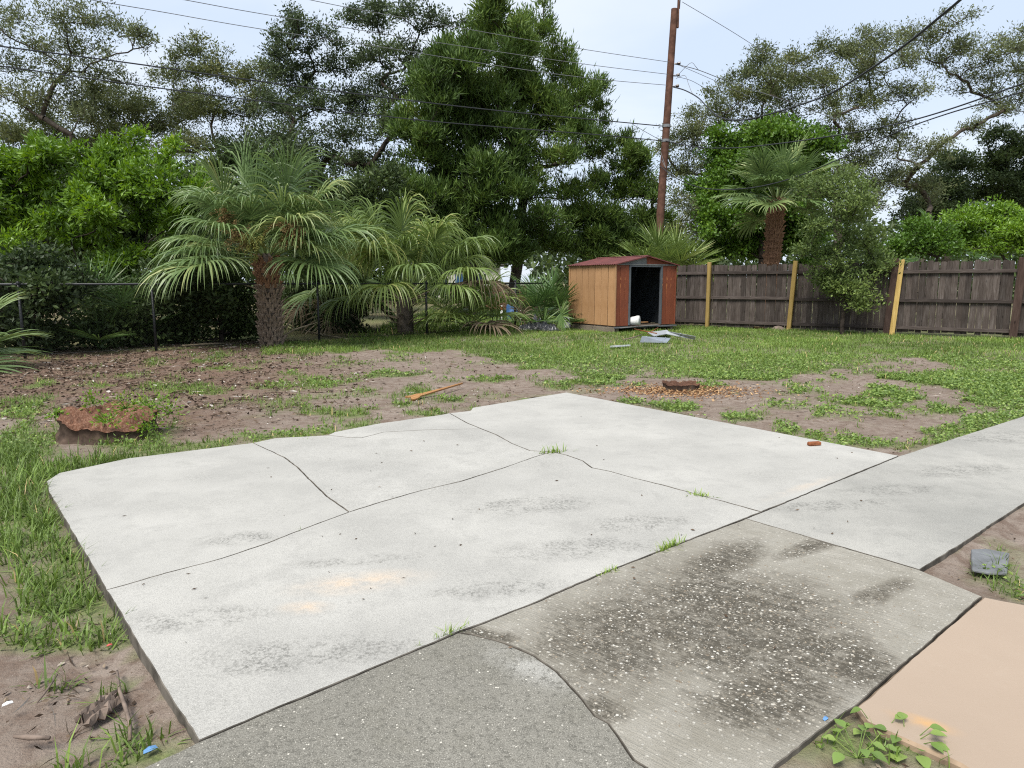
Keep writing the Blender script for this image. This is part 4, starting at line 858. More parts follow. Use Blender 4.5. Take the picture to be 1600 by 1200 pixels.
def palm(name, label, base, crown_z, trunk_r, fr, blade, seed, mat, group=None, boots=True, nseg=34, droop=1.0, stiff=.35, wseg=.045, plen=1.1, emin=-35, emax=82, dead=0, dry_pet=0, cat='palm', boot_kind='boot', sag=.25, azs=None, lean=(0, 0), boot_rng=(0, 1), spread=118):
    r = np.random.default_rng(seed); root = empty(name, tuple(base), 0, label, cat, group); cz = crown_z
    top = np.array((lean[0], lean[1], cz))
    if crown_z > .45:
        n = 7; pts = [tuple(top * t + np.array((0, 0, -.15 * (t == 0)))) for t in np.linspace(0, 1, n)]
        tr = MB().tube(pts, [trunk_r * (1.12 - .12 * i / n) for i in range(n)], 14).build('trunk', MT['bark'] if boot_kind == 'boot' else MT['boot_red'], root, smooth=True)
        if boots:
            nr = int((boot_rng[1] - boot_rng[0]) * cz / .105); per = 9
            for i in range(nr):
                zz = boot_rng[0] * cz + .105 * i; f = zz / cz
                for j in range(per):
                    an = 2 * math.pi * (j + .5 * (i % 2)) / per + r.normal() * .06
                    if math.sin(an) > .35: continue                    # the far side carries none
                    kind = boot_kind if f < .62 else 'boot_red'
                    o = obj('boot', BOOT[kind], None, tr); rr_ = trunk_r * (1.1 - .1 * f)
                    o.location = (lean[0] * f + math.cos(an) * rr_, lean[1] * f + math.sin(an) * rr_, zz); o.rotation_euler = (r.normal() * .10 - .05, r.normal() * .08, an - math.pi / 2)
                    s_ = r.uniform(.72, 1.12); o.scale = (s_, s_, s_ * r.uniform(.8, 1.15))
    for k in range(fr):
        t = (k + .5) / fr; el_ = emax + (emin - emax) * t ** .85 + r.normal() * 6; a_ = (k * 2.39996 + r.normal() * .2) if azs is None else azs[k % len(azs)] + r.normal() * .15
        e = math.radians(el_); d = (math.cos(a_) * math.cos(e), math.sin(a_) * math.cos(e), math.sin(e)); pl = plen * r.uniform(.8, 1.15); bl = blade * r.uniform(.85, 1.1)
        V, fs_, rn = frond_mesh(top + np.array((math.cos(a_), math.sin(a_), 0)) * trunk_r * .55 + np.array((0, 0, -.12 * t)), d, pl, bl, r, nseg, droop, stiff, wseg, spread, sag)
        me = np_mesh('frond', V, fs_, {'rnd': ('FACE', rn)}); m_ = MT['palm_dead'] if k >= fr - dead else mat
        obj('frond', me, m_, root)
    for k in range(dry_pet):                                   # bare old leaf stalks
        a_ = r.uniform(0, 6.283); e = math.radians(r.uniform(10, 65)); d = Vector((math.cos(a_) * math.cos(e), math.sin(a_) * math.cos(e), math.sin(e))); p = Vector(top) * r.uniform(.0, .9); L_ = r.uniform(.5, 1.15)
        MB().tube([p, p + d * L_ * .5, p + d * L_ + Vector((0, 0, -.12 * L_))], [.026, .018, .010], 5).build('old_stalk', MT['petiole_dry'], root)
    return root
def flower(root, c, rad, mat, seed, n=1500):
    """a loose branched inflorescence: many thin drooping strands set with small buds"""
    r = np.random.default_rng(seed); c = np.array(c); k = 34; Q = []; S0, S1 = [], []
    for i in range(k):
        d = nrm(r.normal(size=3) + np.array((0, -.2, .25))); L = r.uniform(.5, 1.25) * np.array(rad).mean() * 1.35; t = r.uniform(.15, 1, n // k)
        st0 = c + r.normal(size=3) * np.array(rad) * .25; p = st0 + d * L * t[:, None] + np.array((0, 0, -1.0)) * (.5 * L * t ** 2)[:, None] + r.normal(size=(len(t), 3)) * .022; Q.append(p); S0.append(st0); S1.append(st0 + d * L + np.array((0, 0, -.5 * L)))
    q = np.vstack(Q); m = len(q); v, f = leaf_quads(q, r.normal(size=(m, 3)) + np.array((0, 0, -.2)), r.uniform(.02, .055, m), r.uniform(.012, .03, m), r)
    pv_, pq_ = prisms(np.array(S0), np.array(S1), np.full(k, .005), np.full(k, .003), 3)
    o = obj('flower_cluster', np_mesh('flower_cluster', np.vstack([v, pv_]), [f, pq_ + len(v)], {'rnd': ('FACE', np.concatenate([r.uniform(0, 1, m), np.full(len(pq_), .3)]))}), mat, root); o['kind'] = 'stuff'
p1 = np.array((*gp(425, 540)[:2], 0))
b1 = palm('cabbage_palm', 'large cabbage palm with booted trunk and tan flower clusters', p1, 2.0, .20, 34, 1.3, 201, MT['palm'], nseg=66, droop=1.25, stiff=.34, wseg=.036, spread=128, plen=1.15, emin=-2, emax=84, dead=0, dry_pet=5, boot_rng=(0, .98))
def loc_in(root, u, v, dy): return at(u, v, root.location.y + dy) - np.array(root.location)
flower(b1, loc_in(b1, 372, 366, -1.25), (.20, .2, .24), MT['flower'], 1); flower(b1, loc_in(b1, 398, 376, -1.35), (.26, .2, .18), MT['flower_g'], 2); flower(b1, loc_in(b1, 455, 362, -1.25), (.30, .22, .26), MT['flower'], 3); flower(b1, loc_in(b1, 352, 335, -1.1), (.14, .2, .3), MT['flower'], 4, 800)
p2 = np.array((at(632, 445, 19.0)[0], 19.0, 0)); b2 = palm('cabbage_palm', 'pale green trunkless palm with drooping fans behind the chain link fence', p2, 1.0, .20, 36, 1.25, 202, MT['palm_y'], nseg=64, droop=1.7, stiff=.24, wseg=.038, spread=128, plen=1.6, emin=22, emax=82, dead=2, dry_pet=26, sag=.5, boots=False)
p3 = np.array((at(1201, 445, 23.0)[0], 23.0, 0)); b3 = palm('cabbage_palm', 'cabbage palm with thick booted trunk behind the wooden fence', p3, 4.0, .20, 30, 1.0, 203, MT['palm'], nseg=46, spread=128, droop=.7, stiff=.42, wseg=.05, plen=.95, emin=-6, emax=84, boot_kind='boot_red', boot_rng=(.4, .98), lean=(.12, 0))
p4 = np.array((at(1042, 445, 24.6)[0], 24.6, 0)); palm('saw_palmetto', 'bright green palmetto fans rising behind the shed roof', p4, 1.75, .14, 30, 1.05, 204, MT['palm_y'], boots=False, nseg=30, droop=.18, stiff=.7, wseg=.045, plen=.8, emin=-5, emax=78, cat='palmetto')
p5 = np.array((*gp(850, 512)[:2], 0)); palm('saw_palmetto', 'green palmetto between the corner post and the shed', p5 + np.array((-.05, -.4, 0)), .25, .10, 20, .80, 205, MT['palm_g'], boots=False, nseg=30, droop=.25, stiff=.6, wseg=.040, plen=.85, emin=0, emax=84, dead=1, cat='palmetto')
p6 = np.array((-8.15, 11.0, 0)); palm('saw_palmetto', 'palmetto with drooping fans cut by the left edge', p6 + np.array((-.75, 0, 0)), .3, .10, 14, .95, 206, MT['palm'], boots=False, nseg=34, droop=.5, stiff=.4, wseg=.04, plen=.55, emin=-5, emax=70, cat='palmetto')
p7 = np.array((at(150, 445, 14.9)[0], 14.9, 0)); palm('saw_palmetto', 'small dark palmetto in the shade at the fence', p7, .1, .05, 11, .75, 207, MT['palm_g'], boots=False, nseg=26, droop=.25, stiff=.6, wseg=.03, plen=1.0, emin=25, emax=84, cat='palmetto')
p8 = np.array((at(530, 445, 20.5)[0], 20.5, 0)); palm('cabbage_palm', 'shaded palm with hanging fans between the two front palms', p8, 1.5, .18, 24, 1.2, 208, MT['palm'], boots=False, nseg=32, droop=1.1, stiff=.3, wseg=.05, plen=1.2, emin=-45, emax=80, dead=4)
p9 = np.array((at(1475, 445, 27)[0], 27.0, 0)); palm('cabbage_palm', 'dark palm half hidden above the bushes on the right', p9, 2.6, .16, 20, 1.0, 209, MT['palm_g'], boots=False, nseg=30, droop=.6, stiff=.45, wseg=.05, plen=.9, emin=-20, emax=80)
p10 = np.array((at(735, 445, 19.6)[0], 19.3, 0)); palm('saw_palmetto', 'low palm fans hanging over the fence right of the middle post', p10, .35, .12, 12, 1.05, 210, MT['palm_y'], boots=False, nseg=34, droop=1.1, stiff=.3, wseg=.045, plen=.7, emin=5, emax=75, cat='palmetto', dead=2)
# ------------------------------------------------------------------ grass, weeds and litter
def blades(px_, py_, pz_, L, W, r, lean=.55, segs=2):
    n = len(px_); a = r.uniform(0, 2 * math.pi, n); le = np.abs(r.normal(size=n)) * lean; d = np.stack([np.cos(a) * np.sin(le), np.sin(a) * np.sin(le), np.cos(le)], 1)
    sd = np.stack([-np.sin(a + r.normal(size=n) * .6), np.cos(a), np.zeros(n)], 1); sd = nrm(sd)
    p0 = np.stack([px_, py_, pz_ - .006], 1); p1_ = p0 + d * (L * .55)[:, None]; d2 = nrm(d + np.stack([np.cos(a), np.sin(a), -.35 * np.ones(n)], 1) * (.3 + .5 * r.uniform(0, 1, (n, 1)))); p2_ = p1_ + d2 * (L * .5)[:, None]
    w = W[:, None] * .5
    V = np.stack([p0 - sd * w, p0 + sd * w, p1_ - sd * w * .8, p1_ + sd * w * .8, p2_], 1).reshape(-1, 3); b = np.arange(n) * 5
    return V, np.stack([b, b + 1, b + 3, b + 2], 1), np.stack([b + 2, b + 3, b + 4], 1)
rg = np.random.default_rng(5)
def scatter(x0, x1, y0, y1, dens, fn, pad=.012):
    n = int((x1 - x0) * (y1 - y0) * dens); x = rg.uniform(x0, x1, n); y = rg.uniform(y0, y1, n)
    u, v, yc = proj(x, y); k = (yc > .8) & (u > -260) & (u < 1860); x, y = x[k], y[k]
    k = fn(x, y) > rg.uniform(0, 1, len(x)); x, y = x[k], y[k]
    k = ~on_slab(x, y, pad); return x[k], y[k]
def grass_field(name, label, bands, mask, kind='grass'):
    VV_, Q_, T_, A_ = [], [], [], []; off_ = 0
    for (x0, x1, y0, y1, dens, per, L0, L1, W0, sp) in bands:
        x, y = scatter(x0, x1, y0, y1, dens, mask); c = rg.integers(max(1, per - 3), per + 4, len(x)); ix = np.repeat(np.arange(len(x)), c)
        xx = x[ix] + rg.normal(size=len(ix)) * sp; yy = y[ix] + rg.normal(size=len(ix)) * sp; k = ~on_slab(xx, yy, .004); xx, yy, ix = xx[k], yy[k], ix[k]
        big = .55 + .8 * fbm(x * 1.1, y * 1.1, 71, 3); L = (L0 + (L1 - L0) * rg.uniform(0, 1, len(ix)) ** 1.5) * big[ix]; W = W0 * rg.uniform(.7, 1.3, len(ix))
        V, q, t = blades(xx, yy, ground_z(xx, yy), L, W, rg, .85)
        tone = .75 * (fbm(x * .7, y * .7, 73, 3) - .2); rn = np.clip(tone[ix] + rg.normal(size=len(ix)) * .16, 0, 1); rn = np.where(rg.uniform(0, 1, len(ix)) < .018, 1, rn)
        VV_.append(V); Q_.append(q + off_); T_.append(t + off_); A_.append(rn); off_ += len(V)
    A_ = np.concatenate(A_); me = np_mesh(name, np.vstack(VV_), [np.vstack(Q_), np.vstack(T_)], {'rnd': ('FACE', np.concatenate([A_, A_]))})
    return tag(obj(name, me, MT['grass']), label, kind, kind='stuff')
yard = lambda x, y: grass_map(x, y) * (y < CH(x) + .25) * (y < WD(x) + .05)
grass_field('grass', 'patchy green grass and weeds over the yard', [
    (-4.6, -.7, 1.6, 5.6, 430, 10, .04, .19, .0075, .022), (.7, 2.6, 1.5, 4.0, 420, 7, .03, .12, .005, .018), (-7, 0, 5.6, 9.2, 300, 7, .03, .12, .007, .025), (1.0, 8.5, 5.2, 9.2, 260, 7, .03, .09, .007, .025),
    (-10, 10.5, 9.2, 13, 290, 6, .035, .10, .008, .035), (-9, 14, 13, 24, 215, 6, .05, .13, .0105, .05)], yard)
grass_field('grass', 'taller grass growing behind the chain link fence', [(-4, 6, 16.5, 34, 34, 6, .10, .32, .024, .07)], lambda x, y: np.where(y > CH(x) + .1, .75, 0) * (y < 40 - x))
# small broad leaves of creeping weeds
x, y = scatter(1.2, 7.5, 5.2, 10.5, 700, lambda x, y: np.clip(grass_map(x, y) - .15, 0, 1)); x2, y2 = scatter(-5.5, -.6, 2.2, 8.8, 420, lambda x, y: np.clip(grass_map(x, y) - .35, 0, 1) * (fbm(x * 1.5, y * 1.5, 81, 2) > .5))
x3, y3 = scatter(.8, 2.4, 1.6, 3.6, 500, lambda x, y: np.clip(grass_map(x, y) - .2, 0, 1)); x4, y4 = scatter(-3.5, 9, 9.5, 13.5, 190, lambda x, y: np.clip(grass_map(x, y) - .1, 0, 1))
x = np.concatenate([x, x2, x3, x4]); y = np.concatenate([y, y2, y3, y4]); c = rg.integers(2, 6, len(x)); ix = np.repeat(np.arange(len(x)), c); n = len(ix); far = np.clip(y[ix] / 6, .8, 1.45)
q = np.stack([x[ix] + rg.normal(size=n) * .02, y[ix] + rg.normal(size=n) * .02, ground_z(x[ix], y[ix]) + rg.uniform(.01, .05, n)], 1); k = ~on_slab(q[:, 0], q[:, 1], .01); q = q[k]; far = far[k]; n = len(q)
lv, lq = leaf_quads(q, rg.normal(size=(n, 3)) * np.array((1, 1, .3)) + np.array((0, 0, .15)), rg.uniform(.02, .038, n) * far, rg.uniform(.013, .024, n) * far, rg)
tag(obj('creeping_weeds', np_mesh('creeping_weeds', lv, [lq], {'rnd': ('FACE', rg.uniform(0, 1, n))}), MT['weed']), 'low creeping weeds among the grass', 'weeds', kind='stuff')
# leaf litter, bark crumbs and twigs on the bare soil
def litter_map(x, y):
    u, v, _ = proj(x, y); a = np.clip(1 - ((u - 180) / 420) ** 2 - ((v - 600) / 90) ** 2, 0, 1); b = np.clip(1 - ((u - 120) / 160) ** 2 - ((v - 1090) / 130) ** 2, 0, 1) * .35
    c_ = np.clip(1 - ((u - 230) / 170) ** 2 - ((v - 665) / 35) ** 2, 0, 1); fe = np.clip(1 - np.abs(y - CH(x) + .5) / .8, 0, 1) * (x < -3)
    return np.clip(np.maximum.reduce([a, b, c_, fe * .9, (y > CH(x)) * (x < -3) * .9]) * (.3 + 1.1 * (fbm(x * 2, y * 2, 91, 3) > .47)) + .05, 0, 1) * (y < CH(x) + 2.5)
xs, ys, Ls, Ws, Fl = [], [], [], [], []
for (x0, x1, y0, y1, dn, l0, l1, asp) in [(-9.5, 0, 7, 17, 260, .02, .07, .5), (-9.5, 1, 7, 17, 90, .06, .22, .07), (-5, -.8, 1.6, 7, 500, .008, .035, .5), (-5, -.8, 1.6, 7, 160, .04, .14, .06), (-4, 8, 7, 13, 60, .01, .04, .5), (-4, 8, 7, 13, 18, .04, .15, .07), (2, 6, 2.5, 6, 260, .008, .03, .5), (.7, 2.4, 1.6, 3, 300, .01, .04, .4)]:
    a, b = scatter(x0, x1, y0, y1, dn, (lambda x, y: litter_map(x, y)) if x0 < -4.5 else (lambda x, y: np.full(x.shape, .5)))
    n = len(a); xs.append(a); ys.append(b); L = rg.uniform(l0, l1, n); Ls.append(L); Ws.append(np.maximum(L * asp, .004))
x, y, L, W = map(np.concatenate, (xs, ys, Ls, Ws)); n = len(x); q = np.stack([x, y, ground_z(x, y) + .008 + rg.uniform(0, .012, n)], 1)
lv, lq = leaf_quads(q, rg.normal(size=(n, 3)) * np.array((1, 1, .12)) + np.array((0, 0, .05)), L, W, rg)
tag(obj('leaf_litter', np_mesh('leaf_litter', lv, [lq], {'rnd': ('FACE', rg.uniform(0, 1, n) ** 1.5)}), MT['dry']), 'brown leaf litter, bark crumbs and twigs on the bare soil', 'litter', kind='stuff')
# pebbles and shell bits
x, y = scatter(-5, 7, 1.6, 11, 26, lambda x, y: 1 - grass_map(x, y)); n = len(x); pv, pq = [], []
octa = np.array([(1, 0, 0), (-1, 0, 0), (0, 1, 0), (0, -1, 0), (0, 0, 1), (0, 0, -.4)]); of = np.array([(0, 2, 4), (2, 1, 4), (1, 3, 4), (3, 0, 4), (2, 0, 5), (1, 2, 5), (3, 1, 5), (0, 3, 5)])
sz = rg.uniform(.003, .013, n); jit = rg.uniform(.6, 1.3, (n, 6, 3)); V = octa[None] * jit * sz[:, None, None] + np.stack([x, y, ground_z(x, y) + .004], 1)[:, None]
tag(obj('pebbles', np_mesh('pebbles', V.reshape(-1, 3), [(of[None] + (np.arange(n) * 6)[:, None, None]).reshape(-1, 3)], {'rnd': ('FACE', np.repeat(rg.uniform(.5, 1, n), 8))}), MT['dry']), 'small pale pebbles and shell bits in the soil', 'pebbles', kind='stuff')
# ------------------------------------------------------------------ stumps
MT['stump_top'] = wood('rotten_stump_top', (.045, .026, .018), (.15, .068, .040), (.30, .20, .145), False, 2.2)
MT['stump_bark'] = plain('stump_bark', (.060, .042, .032), .95, .1, .6, 10, bump=.9)
def stump(label, base, rad, h, seed, tilt=(0, 0), yflat=.7):
    root = empty('tree_stump', tuple(base), 0, label, 'stump'); n = 96; a = np.arange(n) * 2 * math.pi / n; ca, sa = np.cos(a), np.sin(a)
    prof = 1 + .34 * (fbm(ca * 1.5 + 5, sa * 1.5 + 5, seed, 3) - .5) * 2; rows = 14; V = []
    for k in range(rows):
        t = k / (rows - 1); fl = 1 + .30 * (1 - t) ** 2.5 - .10 * math.sin(t * 3.1)
        ridge = (fbm(ca * 7 + 9, sa * 7 + 9, seed + 1, 3) - .5) * .16 + (fbm(ca * 14 + 3, sa * 14 + t * 3, seed + 2, 2) - .5) * .07
        rr_ = rad * prof * fl * (1 + ridge); zj = (fbm(ca * 3 + 2, sa * 3 + 2, seed + 3, 4) - .5) * .16 * h / .2
        V.append(np.stack([rr_ * ca, rr_ * sa * yflat, -.06 + (h + .06) * t + t * (tilt[0] * ca + tilt[1] * sa) * rad + t ** 2 * zj], 1))
    V = np.stack(V); idx_ = np.arange(rows * n).reshape(rows, n); q = np.stack([idx_[:-1], np.roll(idx_[:-1], -1, 1), np.roll(idx_[1:], -1, 1), idx_[1:]], -1).reshape(-1, 4)
    obj('bark_side', np_mesh('bark_side', V.reshape(-1, 3), [q], smooth=True), MT['stump_bark'], root)
    m_ = 16; T = []
    for k in range(m_):
        f = 1 - k / m_; P_ = V[-1].copy(); c_ = P_.mean(0); P_ = c_ + (P_ - c_) * f; P_[:, 2] += (fbm(P_[:, 0] * 11 + 3, P_[:, 1] * 11 + 3, seed + 4, 4) - .62) * .16 * h / .2 * min(1, k / 3) + (.004 if k == 0 else 0); T.append(P_)
    T = np.stack(T); idx_ = np.arange(m_ * n).reshape(m_, n); q = np.stack([idx_[:-1], np.roll(idx_[:-1], -1, 1), np.roll(idx_[1:], -1, 1), idx_[1:]], -1).reshape(-1, 4)
    Tv = np.vstack([T.reshape(-1, 3), T[-1].mean(0)[None]]); tri = np.stack([idx_[-1], np.roll(idx_[-1], -1), np.full(n, m_ * n)], 1)
    obj('cut_top', np_mesh('cut_top', Tv, [q, tri]), MT['stump_top'], root); return root
def sprouts(root, pts, seed, mat, size=.16):
    r = np.random.default_rng(seed)
    for (x, y, z, s_) in pts:
        n = 130; d = nrm(r.normal(size=(n, 3)) * np.array((1, 1, .6)) + np.array((0, 0, .5))) * r.uniform(.2, 1, (n, 1)) * s_
        v, f = leaf_quads(np.array((x, y, z)) + d, d + r.normal(size=(n, 3)) * .05, r.uniform(.02, .045, n), r.uniform(.01, .022, n), r)
        st_v, st_q = prisms(np.repeat(np.array([[x, y, z]]), 14, 0), np.array((x, y, z)) + d[:14], np.full(14, .004), np.full(14, .002), 3)
        o = obj('sprout', np_mesh('sprout', np.vstack([v, st_v]), [f, st_q + len(v)], {'rnd': ('FACE', np.concatenate([r.uniform(0, 1, n), np.full(len(st_q), .2)]))}), mat, root); o['kind'] = 'stuff'
b = gp(152, 690); s1 = stump('big rotting reddish stump with green sprouts left of the patio', (b[0], b[1] + .2, 0), .40, .19, 3, (-.14, .14), .62)
sprouts(s1, [(.22, -.1, .28, .16), (.36, .05, .26, .2), (.50, .1, .2, .18), (-.22, .15, .28, .13), (-.44, -.05, .2, .08), (.12, -.24, .18, .12), (.42, -.15, .1, .16)], 8, MT['bush'])
b = gp(1068, 612); s2 = stump('low cut stump ringed by wood chips beyond the patio', (b[0], b[1] + .15, 0), .22, .085, 9, (.02, .04), .7)
rc = np.random.default_rng(19); n = 2600; a = rc.uniform(0, 6.283, n); rr_ = np.abs(rc.normal(size=n)) * .42 + .12; cx_, cy_ = gp(1065, 610)[:2]
q = np.stack([cx_ + np.cos(a) * rr_ * 1.25, cy_ + np.sin(a) * rr_ * .8, np.zeros(n)], 1); q[:, 2] = ground_z(q[:, 0], q[:, 1]) + .008 + .04 * np.exp(-(rr_ / .4) ** 2) * rc.uniform(0, 1, n); q = q[~on_slab(q[:, 0], q[:, 1], .02)]; n = len(q)
lv, lq = leaf_quads(q, rc.normal(size=(n, 3)) * np.array((1, 1, .3)), rc.uniform(.02, .06, n), rc.uniform(.01, .025, n), rc)
tag(obj('wood_chips', np_mesh('wood_chips', lv, [lq], {'rnd': ('FACE', rc.uniform(0, 1, n))}), MT['chips']), 'orange brown wood chips scattered round the low stump', 'wood chips', kind='stuff')

# ------------------------------------------------------------------ small things on the ground
MT['split_wood'] = wood('fresh_split_wood', (.24, .11, .04), (.38, .20, .085), (.50, .32, .16), False, 1, 0)
MT['old_stick'] = plain('grey_brown_stick', (.155, .120, .098), .95, .1, .45, 18, bump=.5)
MT['slate'] = plain('grey_slate_stone', (.135, .140, .145), .8, .3, .3, 12, bump=.3)
MT['sheet_metal'] = plain('pale_grey_sheet_metal', (.31, .33, .35), .45, .5, .18, 5)
MT['sheet_blue'] = plain('blue_grey_sheet_metal', (.185, .21, .245), .5, .45, .18, 5)
MT['tarp'] = plain('black_plastic_tarp', (.030, .032, .036), .32, .6, .3, 6)
MT['white_plastic'] = plain('white_plastic', (.62, .62, .60), .45, .4, .12, 6)
MT['blue_plastic'] = plain('blue_plastic', (.030, .085, .20), .45, .4, .2, 6)
MT['brick_wood'] = plain('red_brown_block', (.20, .075, .035), .9, .1, .4, 30, bump=.4)
MT['old_brick'] = plain('old_terracotta', (.30, .17, .10), .9, .1, .3, 12, bump=.4)
def stick(name, label, pts, rad, mat, cat='stick', k=7):
    P_ = [np.array(p) for p in pts]; o0 = P_[0]; o = MB().tube([tuple(p - o0) for p in P_], rad, k).build(name, mat, smooth=True); o.location = tuple(o0); return tag(o, label, cat)
# split piece of fresh wood: wide splintered end tapering to a point
a, b = gp(636, 628), gp(722, 608); d = b - a; L = np.linalg.norm(d); sp_ = MB()
out = [(0, -.05), (.06, -.075), (.16, -.06), (.22, -.03), (.5, -.022), (L, -.008), (L * 1.0, .006), (.55, .020), (.3, .03), (.24, .055), (.12, .05), (.05, .075), (.09, .01)]
sp_.prism([(x, y, .012 + .02 * (x / L)) for x, y in out], (0, 0, .022)); o = sp_.build('split_branch', MT['split_wood'], None, .003); o.location = (a[0], a[1], .012); o.rotation_euler = (.15, -.02, math.atan2(d[1], d[0])); tag(o, 'orange splintered piece of split wood on bare soil', 'wood piece')
b_ = MB().box((0, 0, .016), (.115, .045, .032)).build('wood_block', MT['brick_wood'], None, .008); b_.location = tuple(gp(1272, 696, ZS)); b_.rotation_euler = (0, 0, .25); tag(b_, 'small reddish brown block lying near the patio edge', 'block')
sl = MB(); pp = [gp(u, v, .02) for u, v in ((1517, 862), (1540, 861), (1577, 868), (1573, 900), (1545, 899), (1518, 894))]; c_ = np.mean(pp, 0)
sl.prism([tuple(p - c_) for p in pp], (0, 0, .014)); o = sl.build('flat_stone', MT['slate'], None, .004); o.location = tuple(c_ + np.array((0, 0, .0))); tag(o, 'flat grey slate stone on soil beside the walkway', 'stone')
stick('stick', 'thin curved grey stick on soil near the bottom left', [gp(183, 1048, .015), gp(187, 1080, .018), gp(197, 1108, .012), gp(203, 1130, .012), gp(203, 1156, .008)], [.004, .006, .007, .007, .005], MT['old_stick'])
stick('stick', 'short pale stick lying at the bottom left corner', [gp(22, 1150, .012), gp(45, 1152, .016), gp(78, 1153, .012)], [.006, .009, .006], MT['old_stick'])
stick('stick', 'thin straight twig left of the bark chunk', [gp(58, 1098, .01), gp(75, 1076, .012), gp(90, 1054, .008)], [.003, .004, .002], MT['old_stick'])
stick('stick', 'long pale fallen branch at the foot of the chain link fence', [gp(478, 517, .05), gp(510, 524, .06), gp(552, 531, .03)], [.018, .022, .012], MT['petiole_dry'], 'branch')
stick('stick', 'pale fallen branch under the large palm, left of its trunk', [gp(285, 540, .05), gp(330, 537, .07), gp(372, 536, .04)], [.015, .02, .012], MT['petiole_dry'], 'branch')
stick('stick', 'dark twig lying on sandy soil right of the low stump', [gp(1213, 645, .01), gp(1240, 646, .015), gp(1262, 643, .01)], [.006, .008, .004], MT['old_stick'])
# rotten bark chunk: ridged slab
rb = np.random.default_rng(4); a, b = gp(128, 1128), gp(182, 1088); d = b - a; L = np.linalg.norm(d); nx_, ny_ = 14, 9
V = []
for i in range(nx_):
    for j in range(ny_):
        t = i / (nx_ - 1); w_ = (j / (ny_ - 1) - .5) * .075 * (1 - .55 * abs(t - .45) ** 1.3); V.append((t * L + .006 * rb.normal(), w_ + .004 * rb.normal(), .030 * math.cos(w_ / .075 * 2.6) + (.010 if j % 2 else -.004) + .004 * rb.normal() - .012 * abs(t - .4)))
V = np.array(V); id_ = np.arange(nx_ * ny_).reshape(nx_, ny_); q = np.stack([id_[:-1, :-1], id_[1:, :-1], id_[1:, 1:], id_[:-1, 1:]], -1).reshape(-1, 4)
o = obj('bark_chunk', np_mesh('bark_chunk', V, [q]), MT['old_stick']); o.location = (a[0], a[1], -.012); o.rotation_euler = (0, 0, math.atan2(d[1], d[0])); md = o.modifiers.new('thickness', 'SOLIDIFY'); md.thickness = .02; tag(o, 'rotten ridged chunk of bark on soil near the bottom left', 'bark')
# metal sheets and sticks dumped in front of the shed
def sheet(name, label, pts, z, mat, rib=0, lip=.02):
    P_ = [gp(u, v, zz) for (u, v), zz in zip(pts, z)]; c_ = np.mean(P_, 0); b = MB(); b.prism([tuple(p - c_) for p in P_], (0, 0, .012))
    for i in range(rib):
        t = (i + .5) / rib; p = P_[0] + (P_[1] - P_[0]) * t; q_ = P_[3] + (P_[2] - P_[3]) * t; b.tube([tuple(p - c_ + np.array((0, 0, .016))), tuple(q_ - c_ + np.array((0, 0, .016)))], .012, 5)
    o = b.build(name, mat); o.location = tuple(c_); return tag(o, label, 'sheet', 'metal sheets dumped in front of the shed')
sheet('metal_sheet', 'blue grey metal sheet lying in grass before the shed door', [(1003, 526), (1048, 529), (1042, 536), (1000, 535)], (.16, .10, .02, .03), MT['sheet_blue'], 3)
sheet('metal_sheet', 'long pale metal panel at the right end of the debris', [(1042, 518), (1087, 526), (1086, 531), (1040, 522)], (.16, .14, .05, .10), MT['sheet_metal'], 1)
sheet('metal_sheet', 'pale metal panel under the other debris by the shed', [(1012, 520), (1042, 516), (1048, 521), (1022, 526)], (.12, .14, .10, .10), MT['sheet_metal'])
sheet('metal_sheet', 'thin pale strip lying in the grass left of the debris', [(953, 541), (985, 539), (985, 541), (953, 543)], (.05, .05, .05, .05), MT['sheet_metal'])
stick('stick', 'rusty brown rod across the debris in front of the shed', [gp(991, 514, .12), gp(1010, 518, .14), gp(1026, 521, .13)], .014, MT['brick_wood'], 'rod')
stick('stick', 'brown rod sticking up over the metal panels', [gp(1012, 522, .10), gp(1028, 512, .16)], .013, MT['brick_wood'], 'rod')
stick('stick', 'dark brown stick left of the blue grey sheet', [gp(974, 531, .04), gp(990, 527, .07), gp(1003, 523, .10)], .013, MT['old_stick'])
# white bucket in the doorway and another by the shed's rear corner
def bucket(label, loc, s_, rot):
    root = empty('bucket', loc, 0, label, 'bucket'); root.rotation_euler = rot
    MB().tube([(0, 0, 0), (0, 0, .3 * s_), (0, 0, .29 * s_), (0, 0, .02 * s_)], [.115 * s_, .145 * s_, .135 * s_, .105 * s_], 18, False).build('body', MT['white_plastic'], root, smooth=True)
    MB().tube([(0, 0, .0), (0, 0, .012)], .112 * s_, 18).build('bottom', MT['white_plastic'], root)
    for z in (.24, .27): MB().tube([(0, 0, z * s_), (0, 0, (z + .012) * s_)], .152 * s_, 18, False).build('rim', MT['white_plastic'], root)
q = Matrix.Rotation(R(30), 3, 'Z') @ Vector((.62, .10, 0)); bucket('white bucket lying on its side in the shed doorway', (SF[0] + q.x, SF[1] + q.y, .31), .9, (R(84), 0, R(60)))
q = Matrix.Rotation(R(30), 3, 'Z') @ Vector((-.16, SD - .1, 0)); bucket('white bucket standing behind the left corner of the shed', (SF[0] + q.x, SF[1] + q.y, .05), 1.0, (R(8), 0, 0))
q = Matrix.Rotation(R(30), 3, 'Z') @ Vector((1.2, .7, 0)); o = MB().box((0, 0, 0), (1.0, .14, .035)).build('loose_plank', MT['split_wood'], None, .004); o.location = (SF[0] + q.x, SF[1] + q.y, .215); o.rotation_euler = (0, -.03, R(22)); tag(o, 'loose brown plank lying on the floor inside the shed', 'plank')
